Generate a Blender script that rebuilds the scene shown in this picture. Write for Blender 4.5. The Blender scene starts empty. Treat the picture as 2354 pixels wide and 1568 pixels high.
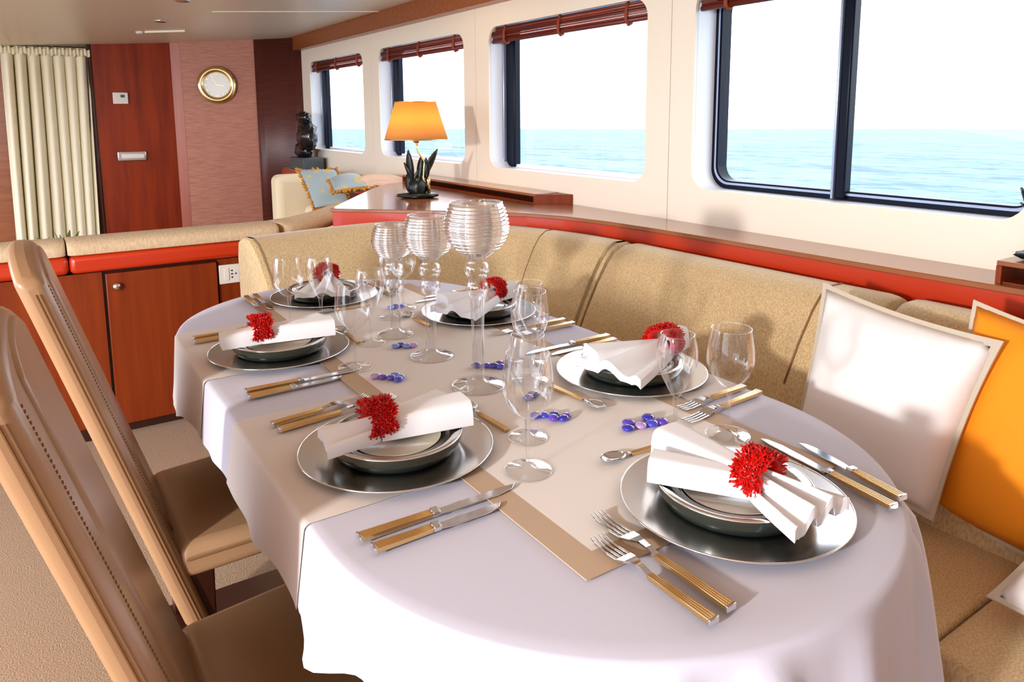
import bpy, bmesh, math, random
from mathutils import Vector, Matrix
random.seed(7)
S = bpy.context.scene
COL = S.collection
PI = math.pi

# ------------------------------------------------------------------ camera
HEAD, PITCH, ROLL = math.radians(33.640), math.radians(8.3276), math.radians(-0.33)
CAMZ = 1.302
cam = bpy.data.cameras.new('camera')
cam.sensor_fit = 'HORIZONTAL'; cam.sensor_width = 36.0
cam.lens = 1675.36 * 36.0 / 2354.0
cam.shift_y = -(784.0 - 510.2) / 2354.0
cam.clip_start = 0.02; cam.clip_end = 20000
camo = bpy.data.objects.new('camera', cam); COL.objects.link(camo)
fw = Vector((math.sin(HEAD) * math.cos(PITCH), math.cos(HEAD) * math.cos(PITCH), -math.sin(PITCH)))
r0 = Vector((math.cos(HEAD), -math.sin(HEAD), 0)); u0 = r0.cross(fw)
rr_ = r0 * math.cos(ROLL) + u0 * math.sin(ROLL); uu_ = u0 * math.cos(ROLL) - r0 * math.sin(ROLL)
M = Matrix((rr_, uu_, -fw)).transposed().to_4x4(); M.translation = Vector((0, 0, CAMZ))
camo.matrix_world = M
S.camera = camo

# ------------------------------------------------------------------ world, lights, exposure
S.view_settings.view_transform = 'Standard'; S.view_settings.look = 'None'
S.view_settings.gamma = 1.0; S.view_settings.use_curve_mapping = False
S.view_settings.exposure = 1.68
S.cycles.use_denoising = True
S.cycles.max_bounces = 10; S.cycles.transparent_max_bounces = 24
S.cycles.caustics_reflective = False; S.cycles.caustics_refractive = False
S.cycles.sample_clamp_indirect = 6.0
w = bpy.data.worlds.new('sky'); S.world = w; w.use_nodes = True
bg = w.node_tree.nodes['Background']
bg.inputs[0].default_value = (0.81, 0.88, 1.0, 1); bg.inputs[1].default_value = 1.5

def lamp(name, kind, loc, power, color, size=0.1):
    l = bpy.data.lights.new(name, kind); l.energy = power; l.color = color
    if kind in ('POINT', 'SPOT'): l.shadow_soft_size = size
    o = bpy.data.objects.new(name, l); o.location = loc; COL.objects.link(o); return o
# the photographer's flash head standing at the port side of the saloon
lamp('flash_light', 'POINT', (-2.5, 0.0, 1.56), 160, (1.0, 0.98, 0.97), 0.09)

# ------------------------------------------------------------------ helpers
def lin(r, g, b, a=1.0):
    f = lambda c: (c / 255 / 12.92) if c / 255 <= 0.04045 else ((c / 255 + 0.055) / 1.055) ** 2.4
    return (f(r), f(g), f(b), a)

def mat(name, col, rough=0.5, metal=0.0, spec=0.5, coat=0.0, noise=None, bump=None, sheen=0.0, trans=0.0):
    """noise=(scale xyz, colour2, contrast lo, hi, detail); bump=(scale xyz, strength, distance)"""
    m = bpy.data.materials.new(name); m.use_nodes = True
    nt = m.node_tree; p = nt.nodes['Principled BSDF']
    p.inputs['Base Color'].default_value = col; p.inputs['Roughness'].default_value = rough
    p.inputs['Metallic'].default_value = metal; p.inputs['Specular IOR Level'].default_value = spec
    p.inputs['Coat Weight'].default_value = coat; p.inputs['Coat Roughness'].default_value = 0.08
    p.inputs['Sheen Weight'].default_value = sheen
    tc = nt.nodes.new('ShaderNodeTexCoord')
    def nz(scale, detail):
        mp = nt.nodes.new('ShaderNodeMapping'); mp.inputs['Scale'].default_value = scale
        nt.links.new(tc.outputs['Object'], mp.inputs[0])
        n = nt.nodes.new('ShaderNodeTexNoise'); n.inputs['Scale'].default_value = 1.0; n.inputs['Detail'].default_value = detail
        nt.links.new(mp.outputs[0], n.inputs[0]); return n
    if noise:
        n = nz(noise[0], noise[4] if len(noise) > 4 else 4)
        rp = nt.nodes.new('ShaderNodeValToRGB')
        rp.color_ramp.elements[0].position = noise[2]; rp.color_ramp.elements[0].color = col
        rp.color_ramp.elements[1].position = noise[3]; rp.color_ramp.elements[1].color = noise[1]
        nt.links.new(n.outputs['Fac'], rp.inputs[0]); nt.links.new(rp.outputs[0], p.inputs['Base Color'])
    if bump:
        n = nz(bump[0], 3)
        b = nt.nodes.new('ShaderNodeBump'); b.inputs['Strength'].default_value = bump[1]; b.inputs['Distance'].default_value = bump[2]
        nt.links.new(n.outputs['Fac'], b.inputs['Height']); nt.links.new(b.outputs[0], p.inputs['Normal'])
    return m

def glass_mat(name, tint=(1, 1, 1, 1), lo=0.04, hi=0.75, rough=0.0, blend=0.35, gcol=(1, 1, 1, 1)):
    m = bpy.data.materials.new(name); m.use_nodes = True; nt = m.node_tree; nt.nodes.clear()
    out = nt.nodes.new('ShaderNodeOutputMaterial'); mx = nt.nodes.new('ShaderNodeMixShader')
    t = nt.nodes.new('ShaderNodeBsdfTransparent'); t.inputs[0].default_value = tint
    g = nt.nodes.new('ShaderNodeBsdfGlossy'); g.inputs['Roughness'].default_value = rough; g.inputs[0].default_value = gcol
    lw = nt.nodes.new('ShaderNodeLayerWeight'); lw.inputs[0].default_value = blend
    mr = nt.nodes.new('ShaderNodeMapRange'); mr.inputs[3].default_value = lo; mr.inputs[4].default_value = hi
    nt.links.new(lw.outputs['Facing'], mr.inputs[0]); nt.links.new(mr.outputs[0], mx.inputs[0])
    nt.links.new(t.outputs[0], mx.inputs[1]); nt.links.new(g.outputs[0], mx.inputs[2]); nt.links.new(mx.outputs[0], out.inputs[0])
    return m

class MB:
    def __init__(s): s.v = []; s.f = []; s.m = []
    def add(s, vs, fs):
        o = len(s.v); s.v += [tuple(v) for v in vs]; s.f += [tuple(i + o for i in f) for f in fs]; return s
    def box(s, a, b):
        (x0, y0, z0), (x1, y1, z1) = a, b
        vs = [(x0, y0, z0), (x1, y0, z0), (x1, y1, z0), (x0, y1, z0), (x0, y0, z1), (x1, y0, z1), (x1, y1, z1), (x0, y1, z1)]
        return s.add(vs, [(0, 3, 2, 1), (4, 5, 6, 7), (0, 1, 5, 4), (1, 2, 6, 5), (2, 3, 7, 6), (3, 0, 4, 7)])
    def hexa(s, vs):   # eight corners: bottom four, top four
        return s.add(vs, [(0, 3, 2, 1), (4, 5, 6, 7), (0, 1, 5, 4), (1, 2, 6, 5), (2, 3, 7, 6), (3, 0, 4, 7)])
    def lathe(s, prof, n=32, c=(0, 0, 0), closed=False):
        vs = []; fs = []
        k = len(prof)
        for (r, z) in prof:
            for i in range(n):
                a = 2 * PI * i / n; vs.append((c[0] + r * math.cos(a), c[1] + r * math.sin(a), c[2] + z))
        for j in range(k - 1):
            for i in range(n):
                i2 = (i + 1) % n; fs.append((j * n + i, j * n + i2, (j + 1) * n + i2, (j + 1) * n + i))
        if closed:
            for i in range(n):
                i2 = (i + 1) % n; fs.append(((k - 1) * n + i, (k - 1) * n + i2, i2, i))
        else:
            fs.append(tuple(range(n - 1, -1, -1))); fs.append(tuple((k - 1) * n + i for i in range(n)))
        return s.add(vs, fs)
    def lathe_open(s, prof, n=32, c=(0, 0, 0)):
        vs = []; fs = []
        for (r, z) in prof:
            for i in range(n):
                a = 2 * PI * i / n; vs.append((c[0] + r * math.cos(a), c[1] + r * math.sin(a), c[2] + z))
        for j in range(len(prof) - 1):
            for i in range(n):
                i2 = (i + 1) % n; fs.append((j * n + i, j * n + i2, (j + 1) * n + i2, (j + 1) * n + i))
        return s.add(vs, fs)
    def tube(s, pts, r, n=8, caps=True):
        pts = [Vector(p) for p in pts]; rs = r if isinstance(r, (list, tuple)) else [r] * len(pts)
        vs = []; fs = []; prev = None
        for i, p in enumerate(pts):
            d = (pts[min(i + 1, len(pts) - 1)] - pts[max(i - 1, 0)]).normalized()
            if prev is None:
                a = Vector((0, 0, 1)) if abs(d.z) < 0.9 else Vector((1, 0, 0)); x = d.cross(a).normalized()
            else:
                x = (prev - d * prev.dot(d)).normalized()
            prev = x; y = d.cross(x)
            for k in range(n):
                t = 2 * PI * k / n; vs.append(p + (x * math.cos(t) + y * math.sin(t)) * rs[i])
        for j in range(len(pts) - 1):
            for k in range(n):
                k2 = (k + 1) % n; fs.append((j * n + k, j * n + k2, (j + 1) * n + k2, (j + 1) * n + k))
        if caps:
            fs.append(tuple(range(n - 1, -1, -1))); fs.append(tuple((len(pts) - 1) * n + i for i in range(n)))
        return s.add(vs, fs)
    def grid(s, fn, nu, nv, closed_v=False):
        vs = [fn(i / nu, j / nv) for i in range(nu + 1) for j in range(nv + (0 if closed_v else 1))]
        k = nv if closed_v else nv + 1; fs = []
        for i in range(nu):
            for j in range(nv):
                j2 = (j + 1) % k; fs.append((i * k + j, (i + 1) * k + j, (i + 1) * k + j2, i * k + j2))
        return s.add(vs, fs)
    def prism(s, poly, z0, z1):
        n = len(poly); vs = [(x, y, z0) for x, y in poly] + [(x, y, z1) for x, y in poly]
        fs = [tuple(range(n - 1, -1, -1)), tuple(range(n, 2 * n))] + [(i, (i + 1) % n, n + (i + 1) % n, n + i) for i in range(n)]
        return s.add(vs, fs)
    def ellipsoid(s, c, r, n=16, k=10, fn=None):
        def f(u, v):
            a = 2 * PI * v; b = PI * u - PI / 2
            p = Vector((math.cos(b) * math.cos(a), math.cos(b) * math.sin(a), math.sin(b)))
            q = fn(p) if fn else 1.0
            return (c[0] + r[0] * p.x * q, c[1] + r[1] * p.y * q, c[2] + r[2] * p.z * q)
        return s.grid(f, k, n, closed_v=True)
    def build(s, name, m, parent=None, smooth=False, bevel=0.0, seg=2, sub=0, solid=0.0, auto=None, fix=True):
        me = bpy.data.meshes.new(name); me.from_pydata(s.v, [], s.f); me.update()
        if fix:
            bm = bmesh.new(); bm.from_mesh(me); bmesh.ops.remove_doubles(bm, verts=bm.verts, dist=1e-6)
            bmesh.ops.recalc_face_normals(bm, faces=bm.faces); bm.to_mesh(me); bm.free()
        if smooth or auto:
            for p in me.polygons: p.use_smooth = True
            if auto: me.set_sharp_from_angle(angle=math.radians(auto))
        o = bpy.data.objects.new(name, me); COL.objects.link(o)
        if m: me.materials.append(m)
        if parent: o.parent = parent
        if solid: md = o.modifiers.new('solid', 'SOLIDIFY'); md.thickness = solid; md.offset = 0
        if bevel:
            md = o.modifiers.new('bevel', 'BEVEL'); md.width = bevel; md.segments = seg; md.limit_method = 'ANGLE'
            for p in me.polygons: p.use_smooth = True
            if not smooth: me.set_sharp_from_angle(angle=math.radians(50))
        if sub: md = o.modifiers.new('sub', 'SUBSURF'); md.levels = sub; md.render_levels = sub
        return o

def tag(o, label=None, cat=None, group=None, kind=None):
    if label: o['label'] = label
    if cat: o['category'] = cat
    if group: o['group'] = group
    if kind: o['kind'] = kind
    return o
def empty(name, loc=(0, 0, 0), rz=0.0):
    o = bpy.data.objects.new(name, None); o.empty_display_size = 0.05
    o.location = loc; o.rotation_euler = (0, 0, rz); COL.objects.link(o); return o
def struct(o): o['kind'] = 'structure'; return o
def copy_tree(o, parent=None):
    c = o.copy(); COL.objects.link(c); c.parent = parent
    for ch in list(o.children): copy_tree(ch, c)
    return c

# ------------------------------------------------------------------ materials
M_ = {}
M_['wall'] = mat('cream_wall_panel', lin(246, 235, 216), 0.45)
M_['ceil'] = mat('pale_ceiling', lin(236, 226, 204), 0.35)
M_['reveal'] = mat('white_window_reveal', lin(235, 235, 238), 0.3)
M_['navy'] = mat('dark_blue_frame', lin(8, 15, 32), 0.35, spec=0.15)
M_['alu'] = mat('light_frame_strip', lin(170, 180, 205), 0.25, 0.6)
M_['beam'] = mat('warm_wood_beam', lin(150, 84, 42), 0.35, noise=((3, 40, 40), lin(128, 66, 30), 0.35, 0.7), coat=0.2)
M_['cherry'] = mat('cherry_wood', lin(112, 38, 8), 0.4, noise=((26, 26, 1.6), lin(136, 54, 12), 0.3, 0.7), spec=0.3)
M_['doorw'] = mat('dark_red_door_wood', lin(142, 46, 4), 0.4, noise=((14, 14, 1.2), lin(102, 24, 2), 0.4, 0.75), spec=0.25)
M_['darkw'] = mat('dark_wood', lin(52, 20, 10), 0.35, coat=0.2)
M_['red'] = mat('orange_red_lacquer', lin(190, 50, 16), 0.28, coat=0.35)
M_['ledge'] = mat('ledge_top_veneer', lin(160, 96, 58), 0.22, coat=0.5, noise=((30, 2, 30), lin(146, 84, 48), 0.3, 0.7))
M_['grass'] = mat('reddish_grasscloth', lin(182, 116, 92), 0.45, noise=((10, 10, 160), lin(164, 98, 74), 0.4, 0.6), bump=((14, 14, 220), 0.35, 0.004))
M_['curvedw'] = mat('plum_brown_panel', lin(92, 42, 32), 0.4, noise=((8, 8, 140), lin(78, 34, 26), 0.4, 0.6), bump=((14, 14, 200), 0.2, 0.003))
M_['carpet'] = mat('beige_carpet', lin(176, 140, 100), 0.95, noise=((260, 260, 260), lin(134, 100, 66), 0.35, 0.65), bump=((240, 240, 240), 0.7, 0.006), sheen=0.2)
M_['chenille'] = mat('gold_beige_chenille', lin(212, 184, 138), 0.85, noise=((260, 260, 60), lin(182, 150, 104), 0.38, 0.66, 6), bump=((300, 300, 80), 0.4, 0.002), sheen=0.25)
M_['salon'] = mat('pale_ribbed_upholstery', lin(214, 188, 154), 0.85, noise=((200, 40, 60), lin(196, 168, 132), 0.35, 0.65), bump=((240, 60, 60), 0.4, 0.003))
M_['cream'] = mat('cream_upholstery', lin(240, 222, 186), 0.8)
M_['leather'] = mat('tan_leather', lin(170, 132, 98), 0.3, spec=0.6, bump=((340, 340, 340), 0.12, 0.001), noise=((6, 6, 6), lin(160, 122, 88), 0.3, 0.7))
M_['stitch'] = mat('tan_stitching', lin(130, 92, 54), 0.6)
M_['white'] = mat('white_table_linen', lin(210, 208, 224), 0.8, bump=((500, 500, 500), 0.08, 0.0006))
M_['beige'] = mat('pale_beige_linen', lin(222, 210, 204), 0.8, bump=((500, 500, 500), 0.1, 0.0006))
M_['run'] = mat('ivory_runner_linen', lin(238, 230, 224), 0.75)
M_['tan'] = mat('taupe_linen_band', lin(196, 168, 142), 0.75)
M_['napkin'] = mat('white_napkin_cotton', lin(246, 246, 250), 0.8)
M_['silver'] = mat('silver_glaze', (0.66, 0.62, 0.58, 1), 0.2, 1.0)
M_['edge'] = mat('bright_silver_edge', (0.92, 0.92, 0.9, 1), 0.12, 1.0)
M_['gunmetal'] = mat('dark_green_grey_glaze', lin(40, 48, 44), 0.12, coat=0.6)
M_['well'] = mat('cream_glaze', lin(226, 214, 192), 0.2, coat=0.4)
M_['steel'] = mat('polished_steel', (0.78, 0.78, 0.8, 1), 0.1, 1.0)
M_['gold'] = mat('champagne_gold_handle', (0.86, 0.58, 0.27, 1), 0.2, 1.0)
M_['coral'] = mat('red_coral_beads', lin(214, 16, 8), 0.4, noise=((400, 400, 400), lin(170, 4, 2), 0.35, 0.7))
M_['glass'] = glass_mat('clear_wine_glass', (0.975, 0.98, 0.985, 1), 0.03, 0.6)
M_['ribbed'] = glass_mat('silvered_ribbed_glass', (0.76, 0.75, 0.74, 1), 0.55, 0.95, 0.03, 0.45, (1.0, 0.98, 0.96, 1))
M_['base'] = glass_mat('clear_candle_glass', (0.95, 0.955, 0.96, 1), 0.05, 0.8)
M_['pane'] = glass_mat('window_pane', (0.97, 0.985, 0.99, 1), 0.02, 0.35, 0.0, 0.2)
M_['bamboo'] = mat('red_brown_bamboo', lin(120, 42, 28), 0.45, noise=((80, 3, 80), lin(78, 20, 14), 0.35, 0.7))
M_['bamboo2'] = mat('light_red_bamboo', lin(172, 92, 72), 0.4, noise=((80, 3, 80), lin(120, 46, 32), 0.35, 0.7))
M_['strap'] = mat('brown_blind_tape', lin(140, 60, 34), 0.7)
M_['curtain'] = mat('cream_curtain_cloth', lin(240, 230, 202), 0.75)
M_['lining'] = mat('dark_curtain_edge', lin(60, 52, 50), 0.8)
M_['plastic'] = mat('pale_plastic', lin(225, 220, 210), 0.35)
M_['hole'] = mat('black_plastic', lin(14, 14, 16), 0.4)
M_['screen'] = mat('grey_display', lin(80, 100, 80), 0.2)
M_['chrome'] = mat('satin_chrome', (0.75, 0.75, 0.75, 1), 0.25, 1.0)
M_['brass'] = mat('polished_brass', (0.88, 0.66, 0.3, 1), 0.18, 1.0)
M_['face'] = mat('white_clock_face', lin(250, 248, 240), 0.4)
M_['bronze'] = mat('black_green_bronze', lin(24, 30, 28), 0.35, 0.4, noise=((30, 30, 30), lin(48, 58, 50), 0.5, 0.8))
M_['black'] = mat('black_stone', lin(18, 16, 20), 0.25, coat=0.3)
M_['slate'] = mat('dark_slate', lin(70, 78, 84), 0.5)
M_['orange'] = mat('orange_cotton', lin(250, 150, 12), 0.8)
M_['pillow'] = mat('white_pillow_cotton', lin(244, 238, 236), 0.8, bump=((9, 9, 9), 0.25, 0.02))
M_['piping'] = mat('taupe_pillow_flange', lin(196, 182, 162), 0.8)
M_['blue'] = mat('pale_blue_silk', lin(170, 186, 190), 0.6, noise=((14, 14, 14), lin(222, 190, 110), 0.52, 0.62))
M_['fringe'] = mat('gold_fringe', lin(206, 140, 34), 0.7)
M_['throw'] = mat('blush_throw', lin(232, 196, 170), 0.85)
M_['leaf'] = mat('green_leaf', lin(92, 110, 34), 0.5)
M_['pot'] = mat('clay_pot', lin(150, 90, 60), 0.7)

# lamp shade: cloth that lets the bulb's light through
ms = bpy.data.materials.new('amber_lampshade'); ms.use_nodes = True; nt = ms.node_tree; nt.nodes.clear()
o_ = nt.nodes.new('ShaderNodeOutputMaterial'); mx = nt.nodes.new('ShaderNodeMixShader'); mx.inputs[0].default_value = 0.55
d_ = nt.nodes.new('ShaderNodeBsdfDiffuse'); d_.inputs[0].default_value = lin(226, 178, 112)
t_ = nt.nodes.new('ShaderNodeBsdfTranslucent'); t_.inputs[0].default_value = lin(255, 206, 100)
nt.links.new(d_.outputs[0], mx.inputs[1]); nt.links.new(t_.outputs[0], mx.inputs[2]); nt.links.new(mx.outputs[0], o_.inputs[0])
M_['shade'] = ms

def bead_mat(name, c):
    return mat(name, c, 0.06, spec=0.8, coat=1.0)
BEADS = [bead_mat('cobalt_bead', lin(60, 62, 205)), bead_mat('violet_bead', lin(92, 52, 190)), bead_mat('deep_blue_bead', lin(36, 34, 170)),
         bead_mat('lilac_bead', lin(190, 150, 215)), bead_mat('sky_blue_bead', lin(110, 140, 230))]

# ------------------------------------------------------------------ sea outside
msea = bpy.data.materials.new('bright_sea'); msea.use_nodes = True; nt = msea.node_tree
p = nt.nodes['Principled BSDF']; p.inputs['Roughness'].default_value = 0.45; p.inputs['Specular IOR Level'].default_value = 0.08
tc = nt.nodes.new('ShaderNodeTexCoord')
def sea_noise(sc, det):
    mp = nt.nodes.new('ShaderNodeMapping'); mp.inputs['Scale'].default_value = sc; mp.inputs['Rotation'].default_value = (0, 0, HEAD)
    nt.links.new(tc.outputs['Object'], mp.inputs[0])
    n = nt.nodes.new('ShaderNodeTexNoise'); n.inputs['Scale'].default_value = 1; n.inputs['Detail'].default_value = det
    nt.links.new(mp.outputs[0], n.inputs[0]); return n
n1 = sea_noise((0.9, 0.45, 1), 6); n2 = sea_noise((0.16, 0.07, 1), 8)
ad = nt.nodes.new('ShaderNodeMath'); ad.operation = 'ADD'; nt.links.new(n1.outputs['Fac'], ad.inputs[0]); nt.links.new(n2.outputs['Fac'], ad.inputs[1])
rp = nt.nodes.new('ShaderNodeValToRGB')
rp.color_ramp.elements[0].position = 0.43; rp.color_ramp.elements[0].color = lin(22, 66, 95)
rp.color_ramp.elements[1].position = 0.55; rp.color_ramp.elements[1].color = lin(90, 138, 154)
hf = nt.nodes.new('ShaderNodeMath'); hf.operation = 'MULTIPLY'; hf.inputs[1].default_value = 0.5
nt.links.new(ad.outputs[0], hf.inputs[0]); nt.links.new(hf.outputs[0], rp.inputs[0]); nt.links.new(rp.outputs[0], p.inputs['Base Color'])
bp_ = nt.nodes.new('ShaderNodeBump'); bp_.inputs['Strength'].default_value = 0.6; bp_.inputs['Distance'].default_value = 0.4
nt.links.new(ad.outputs[0], bp_.inputs['Height']); nt.links.new(bp_.outputs[0], p.inputs['Normal'])
hv = Vector((math.sin(HEAD), math.cos(HEAD))); rv = Vector((math.cos(HEAD), -math.sin(HEAD)))
def sea_pt(a, b):   # the boat heels a little, so the sea lies tilted to the cabin
    q = hv * a + rv * b; return (q.x, q.y, -3.0 - math.tan(math.radians(1.02)) * a - math.tan(math.radians(0.33)) * b)
mb = MB(); mb.add([sea_pt(-20, -9000), sea_pt(12000, -9000), sea_pt(12000, 9000), sea_pt(-20, 9000)], [(0, 3, 2, 1)])
sea = mb.build('sea', msea, fix=False); tag(sea, 'bright rippled blue sea outside the cabin windows', 'sea', kind='stuff')

# ------------------------------------------------------------------ room shell
XW = 2.055
struct(MB().box((-3.2, -2.2, -0.05), (2.3, 8.2, 0.0)).build('floor', M_['carpet']))
def cz(x): return 1.978 - 0.062 * (2.055 - x)
CX0, CY0 = -1.5, -1.3
struct(MB().box((-3.2, -1.35, 0.0), (2.05, -1.30, 2.0)).build('wall_light_block', mat('light_block_panel', lin(140, 130, 132), 0.6)))  # unseen wall, added so the near drape faces it instead of open sky
mb = MB(); mb.hexa([(CX0, CY0, cz(CX0)), (2.4, CY0, cz(2.4)), (2.4, 8.2, cz(2.4)), (CX0, 8.2, cz(CX0)),
                    (CX0, CY0, 2.12), (2.4, CY0, 2.12), (2.4, 8.2, 2.12), (CX0, 8.2, 2.12)])
ceil_o = struct(mb.build('ceiling', M_['ceil']))
# shallow joint of the ceiling panels
mb = MB(); mb.hexa([(0.98, 4.615, cz(0.98) - 0.004), (2.0, 4.53, cz(2.0) - 0.004), (2.0, 4.55, cz(2.0) - 0.004), (0.98, 4.635, cz(0.98) - 0.004),
                    (0.98, 4.615, cz(0.98) + 0.01), (2.0, 4.53, cz(2.0) + 0.01), (2.0, 4.55, cz(2.0) + 0.01), (0.98, 4.635, cz(0.98) + 0.01)])
mb.build('joint_strip', M_['ceil'], ceil_o)
# soffit beam above the windows
mb = MB(); mb.hexa([(1.985, -2.2, 1.862), (2.06, -2.2, 1.862), (2.06, 6.36, 1.862), (1.985, 6.36, 1.862),
                    (1.985, -2.2, 1.976), (2.06, -2.2, 1.979), (2.06, 6.36, 1.979), (1.985, 6.36, 1.976)])
struct(mb.build('trim_1', M_['beam'], bevel=0.004))

def rrect(y0, y1, z0, z1, r, n=8):
    pts = []
    for cy, czz, a0 in ((y1 - r, z1 - r, 0), (y0 + r, z1 - r, 90), (y0 + r, z0 + r, 180), (y1 - r, z0 + r, 270)):
        for i in range(n + 1):
            a = math.radians(a0 + 90 * i / n); pts.append((cy + r * math.cos(a), czz + r * math.sin(a)))
    return pts
def outer_loop(Y0, Y1, Z0, Z1, y0, y1, z0, z1, r, n=8):
    pts = []; h = n // 2
    def lerp(a, b, t): return (a[0] + (b[0] - a[0]) * t, a[1] + (b[1] - a[1]) * t)
    for s, c, e in (((Y1, z1 - r), (Y1, Z1), (y1 - r, Z1)), ((y0 + r, Z1), (Y0, Z1), (Y0, z1 - r)),
                    ((Y0, z0 + r), (Y0, Z0), (y0 + r, Z0)), ((y1 - r, Z0), (Y1, Z0), (Y1, z0 + r))):
        for i in range(n + 1):
            pts.append(lerp(s, c, i / h) if i <= h else lerp(c, e, (i - h) / h))
    return pts
def ring(mb, la, xa, lb, xb):
    n = len(la); vs = [(xa, y, z) for y, z in la] + [(xb, y, z) for y, z in lb]
    mb.add(vs, [(i, (i + 1) % n, n + (i + 1) % n, n + i) for i in range(n)])
wallr = struct(empty('wall_right', (XW, 0, 0)))
WIN = [(5.00, 6.15, 4.845, 6.42), (3.56, 4.72, 3.435, 4.842), (2.13, 3.30, 2.003, 3.432), (0.78, 1.885, 0.2, 2.0)]
Z0w, Z1w, RW = 1.030, 1.752, 0.075
for k, (y0, y1, Y0, Y1) in enumerate(WIN):
    li = rrect(y0, y1, Z0w, Z1w, RW); lo = outer_loop(Y0, Y1, 0.80, 1.90, y0, y1, Z0w, Z1w, RW)
    mb = MB(); ring(mb, lo, 0, li, 0); ring(mb, li, 0, li, 0.012); ring(mb, lo, 0, lo, 0.03)
    mb.build('wall_panel', M_['wall'], wallr, auto=40)
    wn = struct(empty('window_%d' % (k + 1), (XW, (y0 + y1) / 2, Z0w)))
    dy, dz = -(y0 + y1) / 2, -Z0w
    def L(pts): return [(y + dy, z + dz) for y, z in pts]
    deep = 0.115
    lj = rrect(y0 - .004, y1 + .004, Z0w - .004, Z1w + .004, RW)
    mb = MB(); ring(mb, L(li), 0.012, L(lj), 0.014); ring(mb, L(lj), 0.014, L(lj), deep + 0.05)
    mb.build('reveal', M_['reveal'], wn, auto=40)
    fwid = 0.026 if k == 3 else 0.014
    lf = rrect(y0 + fwid, y1 - fwid, Z0w + fwid, Z1w - fwid, RW - 0.02)
    mb = MB(); ring(mb, L(lj), deep, L(lf), deep); ring(mb, L(lf), deep, L(lf), deep + 0.05); ring(mb, L(lj), deep + 0.05, L(lf), deep + 0.05)
    mb.build('frame', M_['navy'] if k == 3 else M_['reveal'], wn, auto=40)
    if k < 3:   # dark sliding-sash post at the far jamb, with a pale strip
        lp = rrect(y1 - 0.085, y1 + 0.03, Z0w, Z1w, 0.012, 2)
        mb = MB(); mb.box((deep - 0.012, y1 - 0.085 + dy, Z0w + dz), (deep + 0.03, y1 + 0.003 + dy, Z1w + dz))
        mb.build('sash_post', M_['navy'], wn, bevel=0.008)
        mb = MB(); mb.box((deep - 0.03, y1 - 0.012 + dy, Z0w + dz), (deep - 0.011, y1 + 0.003 + dy, Z1w + dz))
        mb.build('sash_strip', M_['alu'], wn, bevel=0.003)
    else:
        mb = MB(); mb.box((deep - 0.02, 1.332 + dy, Z0w + dz), (deep + 0.02, 1.366 + dy, Z1w + dz))
        mb.build('mullion', M_['navy'], wn, bevel=0.006)
        mb = MB(); mb.box((deep - 0.026, 1.3665 + dy, Z0w + dz), (deep + 0.012, 1.375 + dy, Z1w + dz))
        mb.build('mullion_strip', M_['alu'], wn, bevel=0.002)
        mb = MB(); ring(mb, L(rrect(y0 + .012, y1 - .012, Z0w + .012, Z1w - .012, RW - .01)), deep - .004, L(rrect(y0 + .02, y1 - .02, Z0w + .02, Z1w - .02, RW - .012)), deep - .004)
        mb.build('seal', M_['alu'], wn)
    lp = rrect(y0 + 0.005, y1 - 0.005, Z0w + 0.005, Z1w - 0.005, RW)
    mb = MB(); mb.add([(deep + 0.028, y, z) for y, z in L(lp)], [tuple(range(len(lp)))])
    mb.build('pane', M_['pane'], wn)
# plain wall from the last window panel to behind the camera
mb = MB(); mb.box((0, -2.2, 0.80), (0.03, 0.197, 1.90)); mb.build('wall_panel', M_['wall'], wallr)
mb = MB(); mb.box((0.012, -2.2, 0.0), (0.04, 6.42, 0.80)); mb.build('lower_panel', M_['wall'], wallr)
for yy in (2.0015, 3.4335, 4.8435):
    mb = MB(); mb.box((0.004, yy - 0.004, 0.80), (0.02, yy + 0.004, 1.90)); mb.build('panel_joint', M_['darkw'], wallr)

# bamboo blinds rolled up at the head of each window
BL = ['farthest window beside the black sculpture', 'second window behind the table lamp', 'third window left of the wall joint', 'nearest large window']
for k, (y0, y1, Y0, Y1) in enumerate(WIN):
    b = empty('bamboo_blind', (XW + 0.03, (y0 + y1) / 2, 1.752))
    tag(b, 'rolled red-brown bamboo blind at the top of the ' + BL[k], 'blind', 'rolled bamboo blinds')
    hw = (y1 - y0) / 2 - 0.006
    for j in range(6):
        z = -0.007 - j * 0.0105; bow = 0.010 * math.sin(PI * (j + 0.5) / 6)
        ins = 0.03 if j < 2 else 0.0
        mb = MB(); mb.tube([(-bow, -hw + ins, z), (-bow, hw - ins, z)], 0.0056, 6); mb.build('slat', M_['bamboo2'] if j % 3 == 1 else M_['bamboo'], b, smooth=True)
    mb = MB(); mb.tube([(-0.004, -hw, -0.073), (-0.004, hw, -0.073)], 0.010, 8); mb.build('bottom_roll', M_['bamboo'], b, smooth=True)
    for yy in (-hw * 0.78, 0.0, hw * 0.78):
        mb = MB(); mb.tube([(-0.008, yy, 0), (-0.020, yy, -0.035), (-0.020, yy, -0.075), (-0.006, yy, -0.089), (0.010, yy, -0.08)], 0.008, 6); mb.build('strap', M_['strap'], b, smooth=True)

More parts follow.
